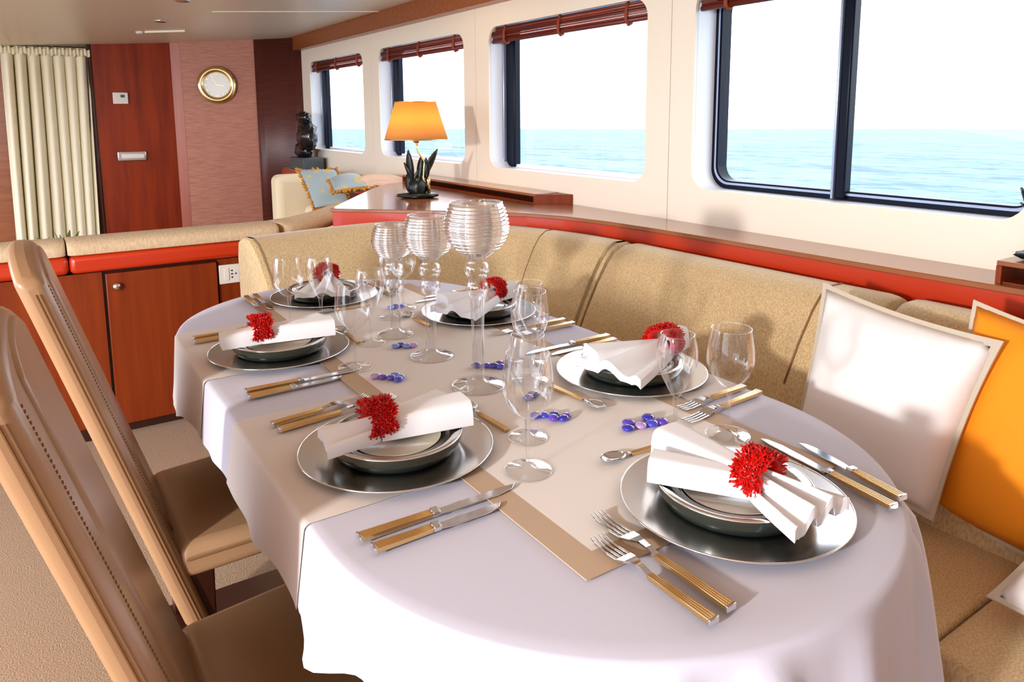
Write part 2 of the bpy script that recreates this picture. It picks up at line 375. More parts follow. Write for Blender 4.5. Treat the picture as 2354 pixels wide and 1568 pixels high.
# far bulkhead: curtain bay, door, grasscloth panel, rounded corner panel
def vpanel(mb, a, b, z0, z1, t=0.05):
    d = Vector((b[0] - a[0], b[1] - a[1])).normalized(); n = Vector((-d.y, d.x)) * t
    mb.hexa([(a[0], a[1], z0), (b[0], b[1], z0), (b[0] + n.x, b[1] + n.y, z0), (a[0] + n.x, a[1] + n.y, z0),
             (a[0], a[1], z1), (b[0], b[1], z1), (b[0] + n.x, b[1] + n.y, z1), (a[0] + n.x, a[1] + n.y, z1)])
    return mb
struct(vpanel(MB(), (-3.2, 7.15), (0.52, 6.95), 0, 1.95).build('wall_back', M_['beam']))
dr = empty('door_1', (0, 0, 0)); struct(dr)
vpanel(MB(), (0.50, 6.83), (1.105, 6.778), 0.0, 1.955).build('leaf', M_['doorw'], dr)
vpanel(MB(), (0.478, 6.845), (0.498, 6.82), 0.0, 1.955).build('door_jamb', M_['darkw'], dr)
hd = vpanel(MB(), (0.632, 6.795), (0.845, 6.777), 0.945, 1.025, 0.03).build('handle_plate', M_['chrome'], dr, bevel=0.008)
vpanel(MB(), (0.66, 6.775), (0.83, 6.76), 0.965, 1.005, 0.02).build('grip', M_['plastic'], hd, bevel=0.006)
struct(vpanel(MB(), (1.08, 6.765), (1.152, 6.742), 0, 1.98).build('trim_2', mat('salmon_wood_post', lin(176, 92, 66), 0.4, noise=((20, 20, 1.5), lin(156, 74, 52), 0.3, 0.7))))
struct(vpanel(MB(), (1.150, 6.745), (1.715, 6.575), 0, 1.985).build('wall_front', M_['grass']))
mb = MB()
arc = [(1.715, 6.572), (1.78, 6.545), (1.85, 6.52), (1.93, 6.48), (2.0, 6.43), (2.06, 6.36)]
mb.grid(lambda u, v: (lambda i, f: (arc[i][0] + (arc[i + 1][0] - arc[i][0]) * f, arc[i][1] + (arc[i + 1][1] - arc[i][1]) * f, 1.985 * v))(min(int(u * 5 + 1e-9), 4), u * 5 - min(int(u * 5 + 1e-9), 4)), 5, 1)
struct(mb.build('wall_corner', M_['curvedw'], smooth=True, solid=0.02))

# ------------------------------------------------------------------ ledge under the windows
poly = [(1.10, 3.10), (1.125, 3.065), (1.30, 2.90), (1.46, 2.74), (1.60, 2.585), (1.70, 2.46), (1.775, 2.30), (1.82, 2.10), (1.842, 1.86),
        (1.852, 1.60), (1.86, 1.33), (1.866, 1.0), (1.88, 0.6), (1.89, 0.0), (1.895, -1.2), (2.053, -1.2), (2.053, 4.1), (1.80, 4.05), (1.62, 3.85)]
lg = empty('window_ledge', (1.9, 1.5, 0.0))
tag(lg, 'long curved wooden ledge with orange-red front under the windows', 'ledge')
off = Vector((-1.9, -1.5))
pl = [(x + off.x, y + off.y) for x, y in poly]
MB().prism(pl, 0.884, 0.90).build('top', M_['ledge'], lg, bevel=0.003)
c0 = [(x - (0.008 if x < 2 else 0) * -1, y) for x, y in pl]
MB().prism([(x + (0.010 if x + 1.9 < 2.0 else 0), y) for x, y in pl], 0.80, 0.8835).build('front_band', M_['red'], lg)
MB().prism([(x + (0.05 if x + 1.9 < 2.0 else -0.03), y + 0.02) for x, y in pl], 0.0, 0.7995).build('plinth', M_['cherry'], lg)

# low open shelf boxes standing on the ledge against the wall
def shelf_box(label, y0, y1, x0, h):
    b = empty('shelf_box', (2.0, (y0 + y1) / 2, 0.9005)); tag(b, label, 'shelf')
    a, c = y0 - (y0 + y1) / 2, y1 - (y0 + y1) / 2; X0 = x0 - 2.0; X1 = 0.052
    MB().box((X0, a, h - 0.012), (X1, c, h)).build('top', M_['ledge'], b, bevel=0.002)
    MB().box((X0, c - 0.012, 0), (X1, c, h - 0.0125)).build('end_panel', M_['cherry'], b)
    MB().box((X0, a, 0), (X1, a + 0.012, h - 0.0125)).build('end_panel', M_['cherry'], b)
    MB().box((X1 - 0.01, a + 0.0125, 0), (X1, c - 0.0125, h - 0.0125)).build('back_panel', M_['darkw'], b)
    MB().box((X0 + 0.01, a + 0.0125, 0), (X1 - 0.0105, c - 0.0125, 0.004)).build('bottom', M_['cherry'], b)
    return b
sb = shelf_box('low open wooden shelf box on the ledge behind the table lamp', 2.69, 4.09, 1.915, 0.046)
mb = MB(); mb.prism([(-0.085, -0.7), (0.052, -0.7), (0.052, -0.805)], 0.0, 0.044)
mb.build('tapered_end', M_['cherry'], sb)
shelf_box('low open wooden shelf box on the ledge at the right picture edge', -0.6, 0.775, 1.895, 0.055)

# ------------------------------------------------------------------ low partition with cabinets
pt = empty('low_cabinet', (0.0, 3.35, 0)); tag(pt, 'low cherry wood cabinet unit with orange-red top rail behind the chairs', 'cabinet')
MB().box((-1.2, -0.055, 0.0), (0.215, 0.12, 0.69)).build('side_panel', M_['cherry'], pt)
MB().box((0.655, -0.055, 0.0), (1.10, 0.12, 0.69)).build('side_panel', M_['cherry'], pt)
MB().box((0.2155, -0.035, 0.0), (0.6545, 0.12, 0.69)).build('carcass', M_['darkw'], pt)
d = MB().box((0.226, -0.073, 0.045), (0.648, -0.0355, 0.682)).build('door', M_['cherry'], pt, bevel=0.003)
mb = MB(); mb.lathe([(0.001, -0.004), (0.006, -0.004), (0.006, 0.008), (0.014, 0.012), (0.016, 0.019), (0.010, 0.025), (0.001, 0.026)], 16)
kn = mb.build('knob', M_['chrome'], d, smooth=True); kn.rotation_euler = (PI / 2, 0, 0); kn.location = (0.262, -0.0725, 0.630)
MB().box((-1.2, -0.062, 0.0), (0.215, -0.0555, 0.05)).build('kickboard', M_['darkw'], pt)
MB().box((0.655, -0.062, 0.0), (0.80, -0.0555, 0.05)).build('kickboard', M_['darkw'], pt)
MB().box((-1.2, -0.085, 0.695), (0.105, 0.12, 0.768)).build('top_rail', M_['red'], pt, bevel=0.02, seg=3)
MB().box((0.107, -0.085, 0.695), (1.06, 0.12, 0.768)).build('top_rail', M_['red'], pt, bevel=0.02, seg=3)
sk = empty('wall_socket', (0.700, 3.294, 0.622)); tag(sk, 'pale socket plate with switch on the cabinet beside the bench back', 'socket')
MB().box((-0.043, -0.010, -0.042), (0.043, 0.0, 0.042)).build('plate', M_['plastic'], sk, bevel=0.003)
MB().box((-0.022, -0.013, -0.026), (-0.002, -0.0102, 0.026)).build('switch', M_['plastic'], sk, bevel=0.001)
for x in (0.010, 0.026):
    for z in (-0.015, 0, 0.015):
        if x == 0.010 or z == 0:
            mb = MB(); mb.lathe([(0.0035, 0), (0.0035, 0.0015)], 8); h = mb.build('hole', M_['hole'], sk); h.rotation_euler = (PI / 2, 0, 0); h.location = (x, -0.0102, z)

# padded back of the saloon sofa along the partition
sf = empty('saloon_sofa', (0.5, 3.55, 0)); tag(sf, 'pale beige saloon sofa with padded back behind the low cabinet', 'sofa')
def bolster(mb, path, sec, shrink=0.86, ends=True):
    pts = [Vector((x, y)) for x, y in path]; st = []
    for i, p in enumerate(pts):
        d = (pts[min(i + 1, len(pts) - 1)] - pts[max(i - 1, 0)]).normalized(); st.append((p, d, 1.0))
    cd = sum(a for a, b in sec) / len(sec); czz = sum(b for a, b in sec) / len(sec)
    if ends:
        p, d, _ = st[0]; q, e, _ = st[-1]
        st = [(p, d, shrink), (p + d * 0.008, d, shrink + (1 - shrink) * 0.7), (p + d * 0.03, d, 1.0)] + st[1:-1] + [(q - e * 0.03, e, 1.0), (q - e * 0.008, e, shrink + (1 - shrink) * 0.7), (q, e, shrink)]
    vs = []; fs = []; n = len(sec)
    for p, d, s in st:
        nrm = Vector((d.y, -d.x))
        for a, b in sec:
            aa = cd + (a - cd) * s; bb = czz + (b - czz) * s
            vs.append((p.x + nrm.x * aa, p.y + nrm.y * aa, bb))
    for j in range(len(st) - 1):
        for k in range(n):
            k2 = (k + 1) % n; fs.append((j * n + k, j * n + k2, (j + 1) * n + k2, (j + 1) * n + k))
    fs.append(tuple(range(n - 1, -1, -1))); fs.append(tuple((len(st) - 1) * n + i for i in range(n)))
    mb.add(vs, fs); return mb
def dens(path, step=0.05):
    out = []
    for a, b in zip(path[:-1], path[1:]):
        n = max(1, int(math.dist(a, b) / step))
        out += [(a[0] + (b[0] - a[0]) * i / n, a[1] + (b[1] - a[1]) * i / n) for i in range(n)]
    return out + [path[-1]]
sec = [(0.095, 0.772), (0.102, 0.79), (0.09, 0.812), (0.05, 0.822), (-0.05, 0.822), (-0.09, 0.80), (-0.10, 0.45), (0.03, 0.45), (0.05, 0.75)]
sec = [(0.105, 0.770), (0.112, 0.79), (0.10, 0.812), (0.06, 0.824), (-0.06, 0.824), (-0.10, 0.80), (-0.11, 0.770)]
def rel(path, c): return [(x - c[0], y - c[1]) for x, y in path]
bolster(MB(), rel(dens([(-1.2, 3.37), (0.098, 3.37)]), (0.5, 3.55)), sec, 0.9).build('back_pad', M_['salon'], sf, auto=55)
bolster(MB(), rel(dens([(0.104, 3.37), (0.92, 3.37)]), (0.5, 3.55)), sec, 0.9).build('back_pad', M_['salon'], sf, auto=55)
bolster(MB(), rel(dens([(0.925, 3.375), (1.05, 3.42), (1.16, 3.52), (1.30, 3.66), (1.42, 3.80)]), (0.5, 3.55)), sec, 0.92).build('back_pad', M_['salon'], sf, auto=55)
MB().box((-1.7, -0.07, 0.0), (0.6, 0.02, 0.768)).build('back_frame', M_['cherry'], sf)
MB().box((-1.7, 0.025, 0.12), (0.85, 0.6, 0.42)).build('seat', M_['salon'], sf, bevel=0.04, seg=3)

# saloon side sofa below the far windows: cream end back, cushions
ss = empty('cream_side_sofa', (1.69, 5.0, 0)); tag(ss, 'cream upholstered side sofa below the far windows', 'sofa')
MB().box((-0.20, 0.30, 0.10), (0.125, 0.48, 0.88)).build('end_back', M_['cream'], ss, bevel=0.05, seg=4)
MB().box((-0.15, -0.80, 0.10), (0.125, 0.29, 0.45)).build('seat', M_['cream'], ss, bevel=0.04, seg=3)
MB().box((-0.02, -0.78, 0.46), (0.125, 0.285, 0.66)).build('back_cushion', M_['cream'], ss, bevel=0.05, seg=4)
lg2 = empty('saloon_ledge', (1.95, 5.3, 0)); tag(lg2, 'orange-red saloon ledge carrying the black sculpture', 'ledge')
MB().box((-0.11, -1.03, 0.85), (0.10, 1.02, 0.868)).build('top', M_['ledge'], lg2)
MB().box((-0.12, -1.03, 0.79), (0.10, 1.02, 0.8495)).build('front_band', M_['red'], lg2)
MB().box((-0.04, -1.03, 0.0), (0.10, 1.02, 0.7895)).build('plinth', M_['cherry'], lg2)

def pillow(name, label, TL, TR, BL_, BR, th, m, flange=0.0, fm=None, pinch=0.06, fringe=None):
    TL, TR, BL_, BR = map(Vector, (TL, TR, BL_, BR)); c = (TL + TR + BL_ + BR) / 4
    nrm = ((TR - BL_).cross(TL - BR)).normalized()
    root = empty(name, c); tag(root, label, 'pillow')
    def P(u, v, s, k=1.0):
        # u across, v down, edges pulled in between the corners
        uu = 2 * u - 1; vv = 2 * v - 1
        pu = uu * (1 - pinch * (1 - vv * vv)); pv = vv * (1 - pinch * (1 - uu * uu))
        pu *= k; pv *= k
        a, b = (pu + 1) / 2, (pv + 1) / 2
        p = TL.lerp(TR, a).lerp(BL_.lerp(BR, a), b)
        h = th * 0.5 * (max(0, 1 - uu ** 2) ** 0.45) * (max(0, 1 - vv ** 2) ** 0.45)
        return p + nrm * (s * h) - c
    mb = MB(); k = 1.0 - flange
    mb.grid(lambda u, v: P(u, v, 1, k), 16, 16); mb.grid(lambda u, v: P(v, u, -1, k), 16, 16)
    mb.build('cover', m, root, smooth=True)
    if flange:
        mb = MB(); N = 16
        loop = [(i / N, 0) for i in range(N)] + [(1, i / N) for i in range(N)] + [(1 - i / N, 1) for i in range(N)] + [(0, 1 - i / N) for i in range(N)]
        vs = []; n = len(loop)
        for kk, s in ((k * 0.95, 0.003), (1.0, 0.003), (1.0, -0.003), (k * 0.95, -0.003)):
            for u, v in loop: vs.append(P(u, v, 0, kk) + nrm * s)
        fs = [(j * n + i, j * n + (i + 1) % n, ((j + 1) % 4) * n + (i + 1) % n, ((j + 1) % 4) * n + i) for j in range(4) for i in range(n)]
        mb.add(vs, fs); mb.build('flange', fm, root)
    if fringe:
        mb = MB(); N = 12
        loop = [(i / N, 0) for i in range(N)] + [(1, i / N) for i in range(N)] + [(1 - i / N, 1) for i in range(N)] + [(0, 1 - i / N) for i in range(N)]
        for i, (u, v) in enumerate(loop):
            p = P(u, v, 0, 0.98); q = P(u, v, 0, 1.10) + Vector((random.uniform(-.012, .012), random.uniform(-.012, .012), random.uniform(-.012, .008)))
            mb.tube([p, (p + q) / 2 + Vector((0, 0, -.004)), q], [0.011, 0.012, 0.008], 5)
        mb.build('fringe', fringe, root, smooth=True)
    return root
pillow('fringed_cushion', 'blue and yellow cushion with gold fringe leaning on the cream sofa end', (1.57, 5.03, 0.935), (1.80, 4.93, 0.94), (1.55, 4.67, 0.70), (1.78, 4.57, 0.71), 0.10, M_['blue'], fringe=M_['fringe'])
pillow('fringed_cushion', 'pale blue fringed cushion lying between the gold cushion and blush throw', (1.62, 4.58, 0.895), (1.84, 4.62, 0.915), (1.53, 4.25, 0.85), (1.78, 4.22, 0.87), 0.10, M_['blue'], fringe=M_['fringe'])
# blush throw folded on the sofa corner
def throw(u, v):
    x = 1.64 + 0.26 * u + 0.03 * math.sin(9 * v); y = 4.18 + 0.22 * v + 0.03 * math.sin(7 * u)
    return (x - 1.78, y - 4.28, 0.885 + 0.055 * math.sin(PI * u) ** 0.6 * math.sin(PI * v) ** 0.6 * (1 + 0.25 * math.sin(14 * v + 5 * u)) - 0.8)
mb = MB(); mb.grid(throw, 20, 16); t = mb.build('folded_throw', M_['throw'], smooth=True, solid=0.02); t.location = (1.87, 4.28, 0.785)
tag(t, 'blush pink throw bunched on the sofa corner beside the lamp', 'throw')

# plant tuft showing over the partition
pn = empty('potted_plant', (0.11, 4.25, 0.0)); tag(pn, 'small green leafy plant behind the sofa back below the curtain', 'plant')
mb = MB(); mb.lathe([(0.02, 0.0), (0.05, 0.0), (0.06, 0.62), (0.05, 0.62), (0.03, 0.60)], 16); mb.build('pot', M_['pot'], pn, smooth=True)
def leaf_mesh(mb, base, tip, wid, curl=0.0, n=6):
    base, tip = Vector(base), Vector(tip); d = tip - base; s = d.cross(Vector((0.3, 0.2, 1))).normalized(); up = s.cross(d).normalized()
    vs = []; fs = []
    for i in range(n + 1):
        t = i / n; ww = wid * math.sin(PI * min(1, t * 0.96 + 0.04)) ** 0.8; c = base + d * t + up * (curl * t * t)
        vs += [c - s * ww + up * ww * 0.25, c, c + s * ww + up * ww * 0.25]
    for i in range(n):
        fs += [(3 * i, 3 * i + 1, 3 * i + 4, 3 * i + 3), (3 * i + 1, 3 * i + 2, 3 * i + 5, 3 * i + 4)]
    mb.add(vs, fs)
for i in range(22):
    a = random.uniform(0, 2 * PI); r = random.uniform(0.03, 0.09)
    mb = MB(); leaf_mesh(mb, (0.02 * math.cos(a), 0.02 * math.sin(a), 0.61), (r * math.cos(a), r * math.sin(a), 0.66 + random.uniform(0.0, 0.085)), 0.012, -0.02)
    mb.build('leaf', M_['leaf'], pn, smooth=True, solid=0.002)

# curtain
cu = empty('curtain', (0.2, 6.86, 0.05)); tag(cu, 'cream pleated curtain hanging from a gathered heading at the far left', 'curtain')
def curt(u, v):
    x = -0.10 + 0.60 * u; z = 1.80 * v
    g = 1 - max(0, (v - 0.93) / 0.07)
    a = 0.055 * (0.25 + 0.75 * g)
    ph = 2 * PI * 7.5 * u + 0.9 * math.sin(7 * u) + 0.5 * math.sin(2.2 * v + 8 * u)
    k = 0.9 + 0.1 * v
    return ((x - 0.2) * (1.0 if v > 0.9 else 1 - 0.03 * (0.9 - v)) - 0.035 * (1 - v) + 0.012 * math.cos(ph), a * math.sin(ph) * (1.0 + 0.35 * math.sin(5 * u + 1)), z)
mb = MB(); mb.grid(curt, 216, 24); mb.build('cloth', M_['curtain'], cu, smooth=True, solid=0.004)
def head(u, v):
    x = -0.30 + 0.60 * u; ph = 2 * PI * 24 * u
    return (x + 0.0, -0.035 + 0.012 * math.sin(ph), 1.735 + 0.055 * v + 0.006 * math.sin(ph * 0.5))
mb = MB(); mb.grid(head, 240, 3); mb.build('heading_tape', M_['curtain'], cu, smooth=True, solid=0.004)
mb = MB(); mb.tube([(-0.32, 0, 1.805), (0.31, 0, 1.82)], 0.009, 8); mb.build('rail', M_['chrome'], cu)
MB().box((0.262, 0.0, 0.0), (0.275, 0.03, 1.80)).build('dark_edge', M_['lining'], cu)

# thermostat, clock
th = empty('thermostat', (0.688, 6.806, 1.458)); tag(th, 'white thermostat with small display on the dark red door', 'thermostat')
MB().box((-0.055, -0.022, -0.046), (0.055, 0.0, 0.046)).build('case', M_['plastic'], th, bevel=0.005)
MB().box((0.0, -0.0245, 0.005), (0.030, -0.0222, 0.028)).build('display', M_['screen'], th)
MB().box((-0.035, -0.0245, 0.002), (-0.012, -0.0222, 0.018)).build('button', M_['plastic'], th, bevel=0.002)
MB().box((-0.005, -0.0245, -0.026), (0.035, -0.0222, -0.010)).build('button', M_['plastic'], th, bevel=0.002)
ang = math.atan2(6.575 - 6.745, 1.715 - 1.150)
ck = empty('wall_clock', (1.415, 6.655, 1.572), ang); tag(ck, 'round brass wall clock with white face on the grasscloth panel', 'clock')
def lathe_y(prof, n=48):
    mb = MB(); mb.lathe(prof, n); mb.v = [(x, -z, y) for x, y, z in mb.v]; return mb
lathe_y([(0.10, 0.0), (0.152, 0.0), (0.158, 0.02), (0.150, 0.038), (0.128, 0.046), (0.108, 0.036), (0.104, 0.02), (0.1, 0.02)]).build('bezel', M_['brass'], ck, smooth=True)
lathe_y([(0.001, 0.012), (0.106, 0.012), (0.106, 0.022), (0.001, 0.022)]).build('face', M_['face'], ck)
for i in range(12):
    a = PI * i / 6; mb = MB(); mb.box((-0.002, -0.0236, 0.085), (0.002, -0.0222, 0.098))
    o = mb.build('hour_mark', M_['brass'], ck); o.rotation_euler = (0, a, 0)
MB().box((-0.002, -0.025, -0.01), (0.002, -0.0238, 0.055)).build('hand', M_['brass'], ck).rotation_euler = (0, 1.7, 0)
MB().box((-0.0015, -0.0265, -0.01), (0.0015, -0.0252, 0.080)).build('hand', M_['brass'], ck).rotation_euler = (0, -0.5, 0)

# ceiling fittings
for i, (x, y, lab) in enumerate(((0.74, 4.155, 'small recessed ceiling spotlight at the top picture edge'), (0.777, 5.12, 'small recessed ceiling spotlight nearer the far bulkhead'))):
    s = empty('ceiling_spotlight', (x, y, cz(x))); tag(s, lab, 'spotlight', 'recessed ceiling spotlights')
    mb = MB(); mb.lathe([(0.018, -0.001), (0.035, -0.008), (0.042, -0.006), (0.044, 0.0), (0.03, 0.004)], 24); mb.build('trim_ring', M_['chrome'], s, smooth=True)
    mb = MB(); mb.lathe([(0.001, -0.0035), (0.017, -0.003), (0.017, 0.0)], 16); mb.build('lens', M_['plastic'], s, smooth=True)
v_ = empty('ceiling_vent', (0.87, 5.79, cz(0.87))); tag(v_, 'slim ceiling vent bar with a round end near the curtain', 'vent')
mb = MB(); mb.hexa([(-0.10, -0.012, -0.018), (0.15, -0.082, -0.004), (0.15, -0.052, -0.004), (-0.10, 0.022, -0.018), (-0.10, -0.012, -0.002), (0.15, -0.082, 0.012), (0.15, -0.052, 0.012), (-0.10, 0.022, -0.002)]); mb.build('bar', M_['ceil'], v_, bevel=0.003)
mb = MB(); mb.lathe([(0.001, -0.02), (0.022, -0.018), (0.026, -0.006), (0.026, 0.0)], 16, (-0.13, 0.02, -0.004)); mb.build('knob', M_['plastic'], v_, smooth=True)

# sculpture on plinth, far corner
sc = empty('sculpture', (1.93, 5.95, 0.8685)); tag(sc, 'black carved bust sculpture on a dark slate plinth in the far corner', 'sculpture')
MB().box((-0.085, -0.17, 0.0), (0.085, 0.17, 0.10)).build('plinth', M_['slate'], sc, bevel=0.004)
def rough(p): return 1 + 0.14 * math.sin(9 * p.x + 3 * p.z) * math.cos(8 * p.y + 5 * p.z) + 0.07 * math.sin(21 * p.z + 9 * p.y)
mb = MB(); mb.ellipsoid((0, 0.06, 0.155), (0.06, 0.13, 0.08), 24, 16, rough); mb.ellipsoid((0, -0.05, 0.27), (0.075, 0.12, 0.12), 24, 16, rough)
mb.ellipsoid((0, 0.0, 0.36), (0.05, 0.075, 0.06), 20, 12, rough); mb.ellipsoid((-0.01, 0.0, 0.425), (0.055, 0.095, 0.045), 24, 14, rough)
mb.ellipsoid((0, 0.07, 0.40), (0.035, 0.05, 0.03), 16, 10, rough); mb.ellipsoid((0, 0.13, 0.13), (0.04, 0.05, 0.05), 16, 10, rough)
mb.build('figure', M_['black'], sc, smooth=True, fix=False)

# ------------------------------------------------------------------ table lamp with bronze leaf base
lp = empty('table_lamp', (1.60, 3.245, 0.9005)); tag(lp, 'lit table lamp with amber shade and bronze leaf base on the ledge', 'lamp')
mb = MB(); mb.lathe_open([(0.153, 0.288), (0.0985, 0.468)], 48); shd = mb.build('shade', M_['shade'], lp, smooth=True, solid=0.002)
for r, z in ((0.1535, 0.288), (0.099, 0.468)):
    mb = MB(); mb.tube([(r * math.cos(a), r * math.sin(a), z) for a in [2 * PI * i / 48 for i in range(49)]], 0.0025, 6); mb.build('shade_trim', M_['brass'], shd, smooth=True)
mb = MB(); mb.ellipsoid((0, 0, 0.36), (0.026, 0.026, 0.04), 16, 10); mbulb = mat('lit_bulb', (1, 0.8, 0.5, 1), 0.4)
mbulb.node_tree.nodes['Principled BSDF'].inputs['Emission Color'].default_value = (1, 0.7, 0.35, 1); mbulb.node_tree.nodes['Principled BSDF'].inputs['Emission Strength'].default_value = 6
mb.build('bulb', mbulb, lp, smooth=True)
mb = MB(); mb.lathe([(0.012, 0.27), (0.016, 0.28), (0.016, 0.32), (0.008, 0.325)], 16); mb.build('socket', M_['brass'], lp, smooth=True)
r_ = r0 # along the picture plane so the stem's wave reads
mb = MB(); mb.tube([r_ * x + Vector((0, 0, z)) for x, z in ((0.0, 0.28), (0.003, 0.25), (0.008, 0.225), (0.024, 0.20), (0.038, 0.18), (0.034, 0.14), (0.03, 0.08), (0.03, 0.02))], 0.0055, 8); mb.build('stem', M_['brass'], lp, smooth=True)
mb = MB(); mb.ellipsoid((0, 0, 0.012), (0.10, 0.065, 0.016), 28, 8, rough)
mb.v = [tuple(r_ * x + Vector((-r_.y, r_.x, 0)) * y + Vector((0, 0, max(z, 0.0)))) for x, y, z in mb.v]; mb.build('base', M_['bronze'], lp, smooth=True, fix=False)
mb = MB(); mb.ellipsoid((0, 0, 0.05), (0.045, 0.04, 0.05), 20, 12, rough); mb.v = [tuple(r_ * x + Vector((-r_.y, r_.x, 0)) * y + Vector((0, 0, z))) for x, y, z in mb.v]; mb.build('rock', M_['bronze'], lp, smooth=True, fix=False)
for bx, bz, tx, tz, wd, cu_ in ((-0.03, 0.06, -0.045, 0.235, 0.022, 0.01), (0.035, 0.10, 0.095, 0.245, 0.02, -0.01), (-0.045, 0.03, -0.055, 0.13, 0.02, 0.02), (0.01, 0.08, 0.02, 0.21, 0.018, 0.015),
                            (0.045, 0.09, 0.05, 0.20, 0.016, -0.015), (-0.015, 0.06, 0.015, 0.16, 0.02, -0.02), (-0.02, 0.07, -0.07, 0.17, 0.016, 0.01)):
    mb = MB(); leaf_mesh(mb, r_ * bx + Vector((0, 0, bz)), r_ * tx + Vector((0, 0, tz)) + fw * random.uniform(-0.02, 0.02), wd, cu_); mb.build('leaf', M_['bronze'], lp, smooth=True, solid=0.006)
mb = MB(); mb.lathe([(0.009, 0.012), (0.009, 0.09), (0.006, 0.10)], 10, tuple(r_ * 0.055)); mb.build('candle_stub', M_['brass'], lp, smooth=True)
bl = lamp('lamp_bulb_light', 'POINT', (1.60, 3.245, 1.27), 3.4, (1.0, 0.76, 0.38), 0.03)

# bronze ornament peeking in at the right edge
orn = empty('bronze_ornament', (1.965, 0.72, 0.956)); tag(orn, 'black bronze leaf ornament on the shelf box at the right edge', 'ornament')
mb = MB(); mb.ellipsoid((0, -0.02, 0.012), (0.05, 0.06, 0.014), 20, 8, rough); mb.v = [(x, y, max(z, 0)) for x, y, z in mb.v]; mb.build('base', M_['bronze'], orn, smooth=True, fix=False)
mb = MB(); mb.tube([(0, -0.02, 0.01), (0, 0.0, 0.06), (0, 0.015, 0.10), (0, 0.0, 0.17)], [0.012, 0.01, 0.008, 0.006], 8); mb.build('stem', M_['bronze'], orn, smooth=True)
for a, b, wd in (((0, 0.01, 0.09), (0, 0.055, 0.165), 0.014), ((0, 0.0, 0.10), (0, 0.05, 0.125), 0.012), ((0, 0.0, 0.12), (0, -0.05, 0.2), 0.016), ((0, 0.0, 0.15), (0, 0.03, 0.22), 0.014)):
    mb = MB(); leaf_mesh(mb, a, b, wd, 0.01); mb.build('leaf', M_['bronze'], orn, smooth=True, solid=0.005)

# ------------------------------------------------------------------ dining banquette
bq = empty('dining_banquette', (1.5, 1.6, 0)); tag(bq, 'corner dining banquette in gold-beige chenille behind the table', 'banquette')
BC = (1.5, 1.6)
sec = [(0.27, 0.44), (0.245, 0.52), (0.20, 0.62), (0.145, 0.72), (0.095, 0.795), (0.06, 0.832), (0.02, 0.850), (-0.03, 0.850), (-0.065, 0.835), (-0.075, 0.78), (-0.075, 0.44)]
def smooth_path(pts, it=2):
    for _ in range(it):
        out = [pts[0]]
        for a, b in zip(pts[:-1], pts[1:]):
            out += [(a[0] * .75 + b[0] * .25, a[1] * .75 + b[1] * .25), (a[0] * .25 + b[0] * .75, a[1] * .25 + b[1] * .75)]
        pts = out + [pts[-1]]
    return pts
paths = [smooth_path([(0.66, 2.80), (0.95, 2.86), (1.22, 2.885), (1.425, 2.85)]), smooth_path([(1.46, 2.80), (1.585, 2.60), (1.685, 2.35), (1.735, 2.12), (1.752, 1.915)]),
         dens([(1.756, 1.895), (1.765, 0.935)], 0.08), dens([(1.768, 0.912), (1.775, -0.4)], 0.08)]
for pth in paths:
    bolster(MB(), rel(pth, BC), sec, 0.94).build('back_cushion', M_['chenille'], bq, auto=55)
def seam(pos, nrm):
    pts = [(pos[0] + nrm[0] * (a + 0.0) - BC[0], pos[1] + nrm[1] * a - BC[1], b) for a, b in sec[2:8]]
    mb = MB(); mb.tube(pts, 0.0035, 6); mb.build('seam', M_['stitch'], bq, smooth=True)
seam((1.7638, 1.10), (-1, 0)); seam((1.70, 2.29), (-0.96, -0.28))
MB().box((-0.36, -2.0, 0.33), (0.08, -1.085, 0.452)).build('seat_cushion', M_['chenille'], bq, bevel=0.012, seg=3)
MB().box((-0.36, -1.08, 0.33), (0.04, 0.30, 0.452)).build('seat_cushion', M_['chenille'], bq, bevel=0.012, seg=3)
MB().prism([(-0.36, 0.305), (0.03, 0.305), (-0.02, 0.70), (-0.20, 0.98), (-0.85, 0.94), (-0.85, 0.78), (-0.36, 0.72)], 0.33, 0.452).build('seat_cushion', M_['chenille'], bq, bevel=0.03, seg=4)
MB().prism([(-0.33, -2.0), (0.2, -2.0), (0.2, 0.6), (-0.05, 1.22), (-0.84, 1.22), (-0.84, 0.85), (-0.33, 0.75)], 0.0, 0.329).build('base', M_['cherry'], bq)

pillow('sofa_pillow', 'white square pillow with taupe edge leaning on the bench', (1.555, 1.00, 0.905), (1.53, 0.60, 0.868), (1.43, 0.99, 0.50), (1.455, 0.665, 0.49), 0.14, M_['pillow'], 0.04, M_['piping'], 0.06)
pillow('sofa_pillow', 'orange pillow with pale edge behind the white pillow', (1.625, 0.70, 0.915), (1.60, 0.30, 0.86), (1.53, 0.72, 0.47), (1.47, 0.31, 0.462), 0.15, M_['orange'], 0.025, M_['piping'], 0.04)
pillow('sofa_pillow', 'white pillow lying in front of the orange pillow at the right edge', (1.49, 0.44, 0.66), (1.50, 0.10, 0.66), (1.30, 0.50, 0.485), (1.28, 0.12, 0.475), 0.13, M_['pillow'], 0.03, M_['piping'], 0.05)

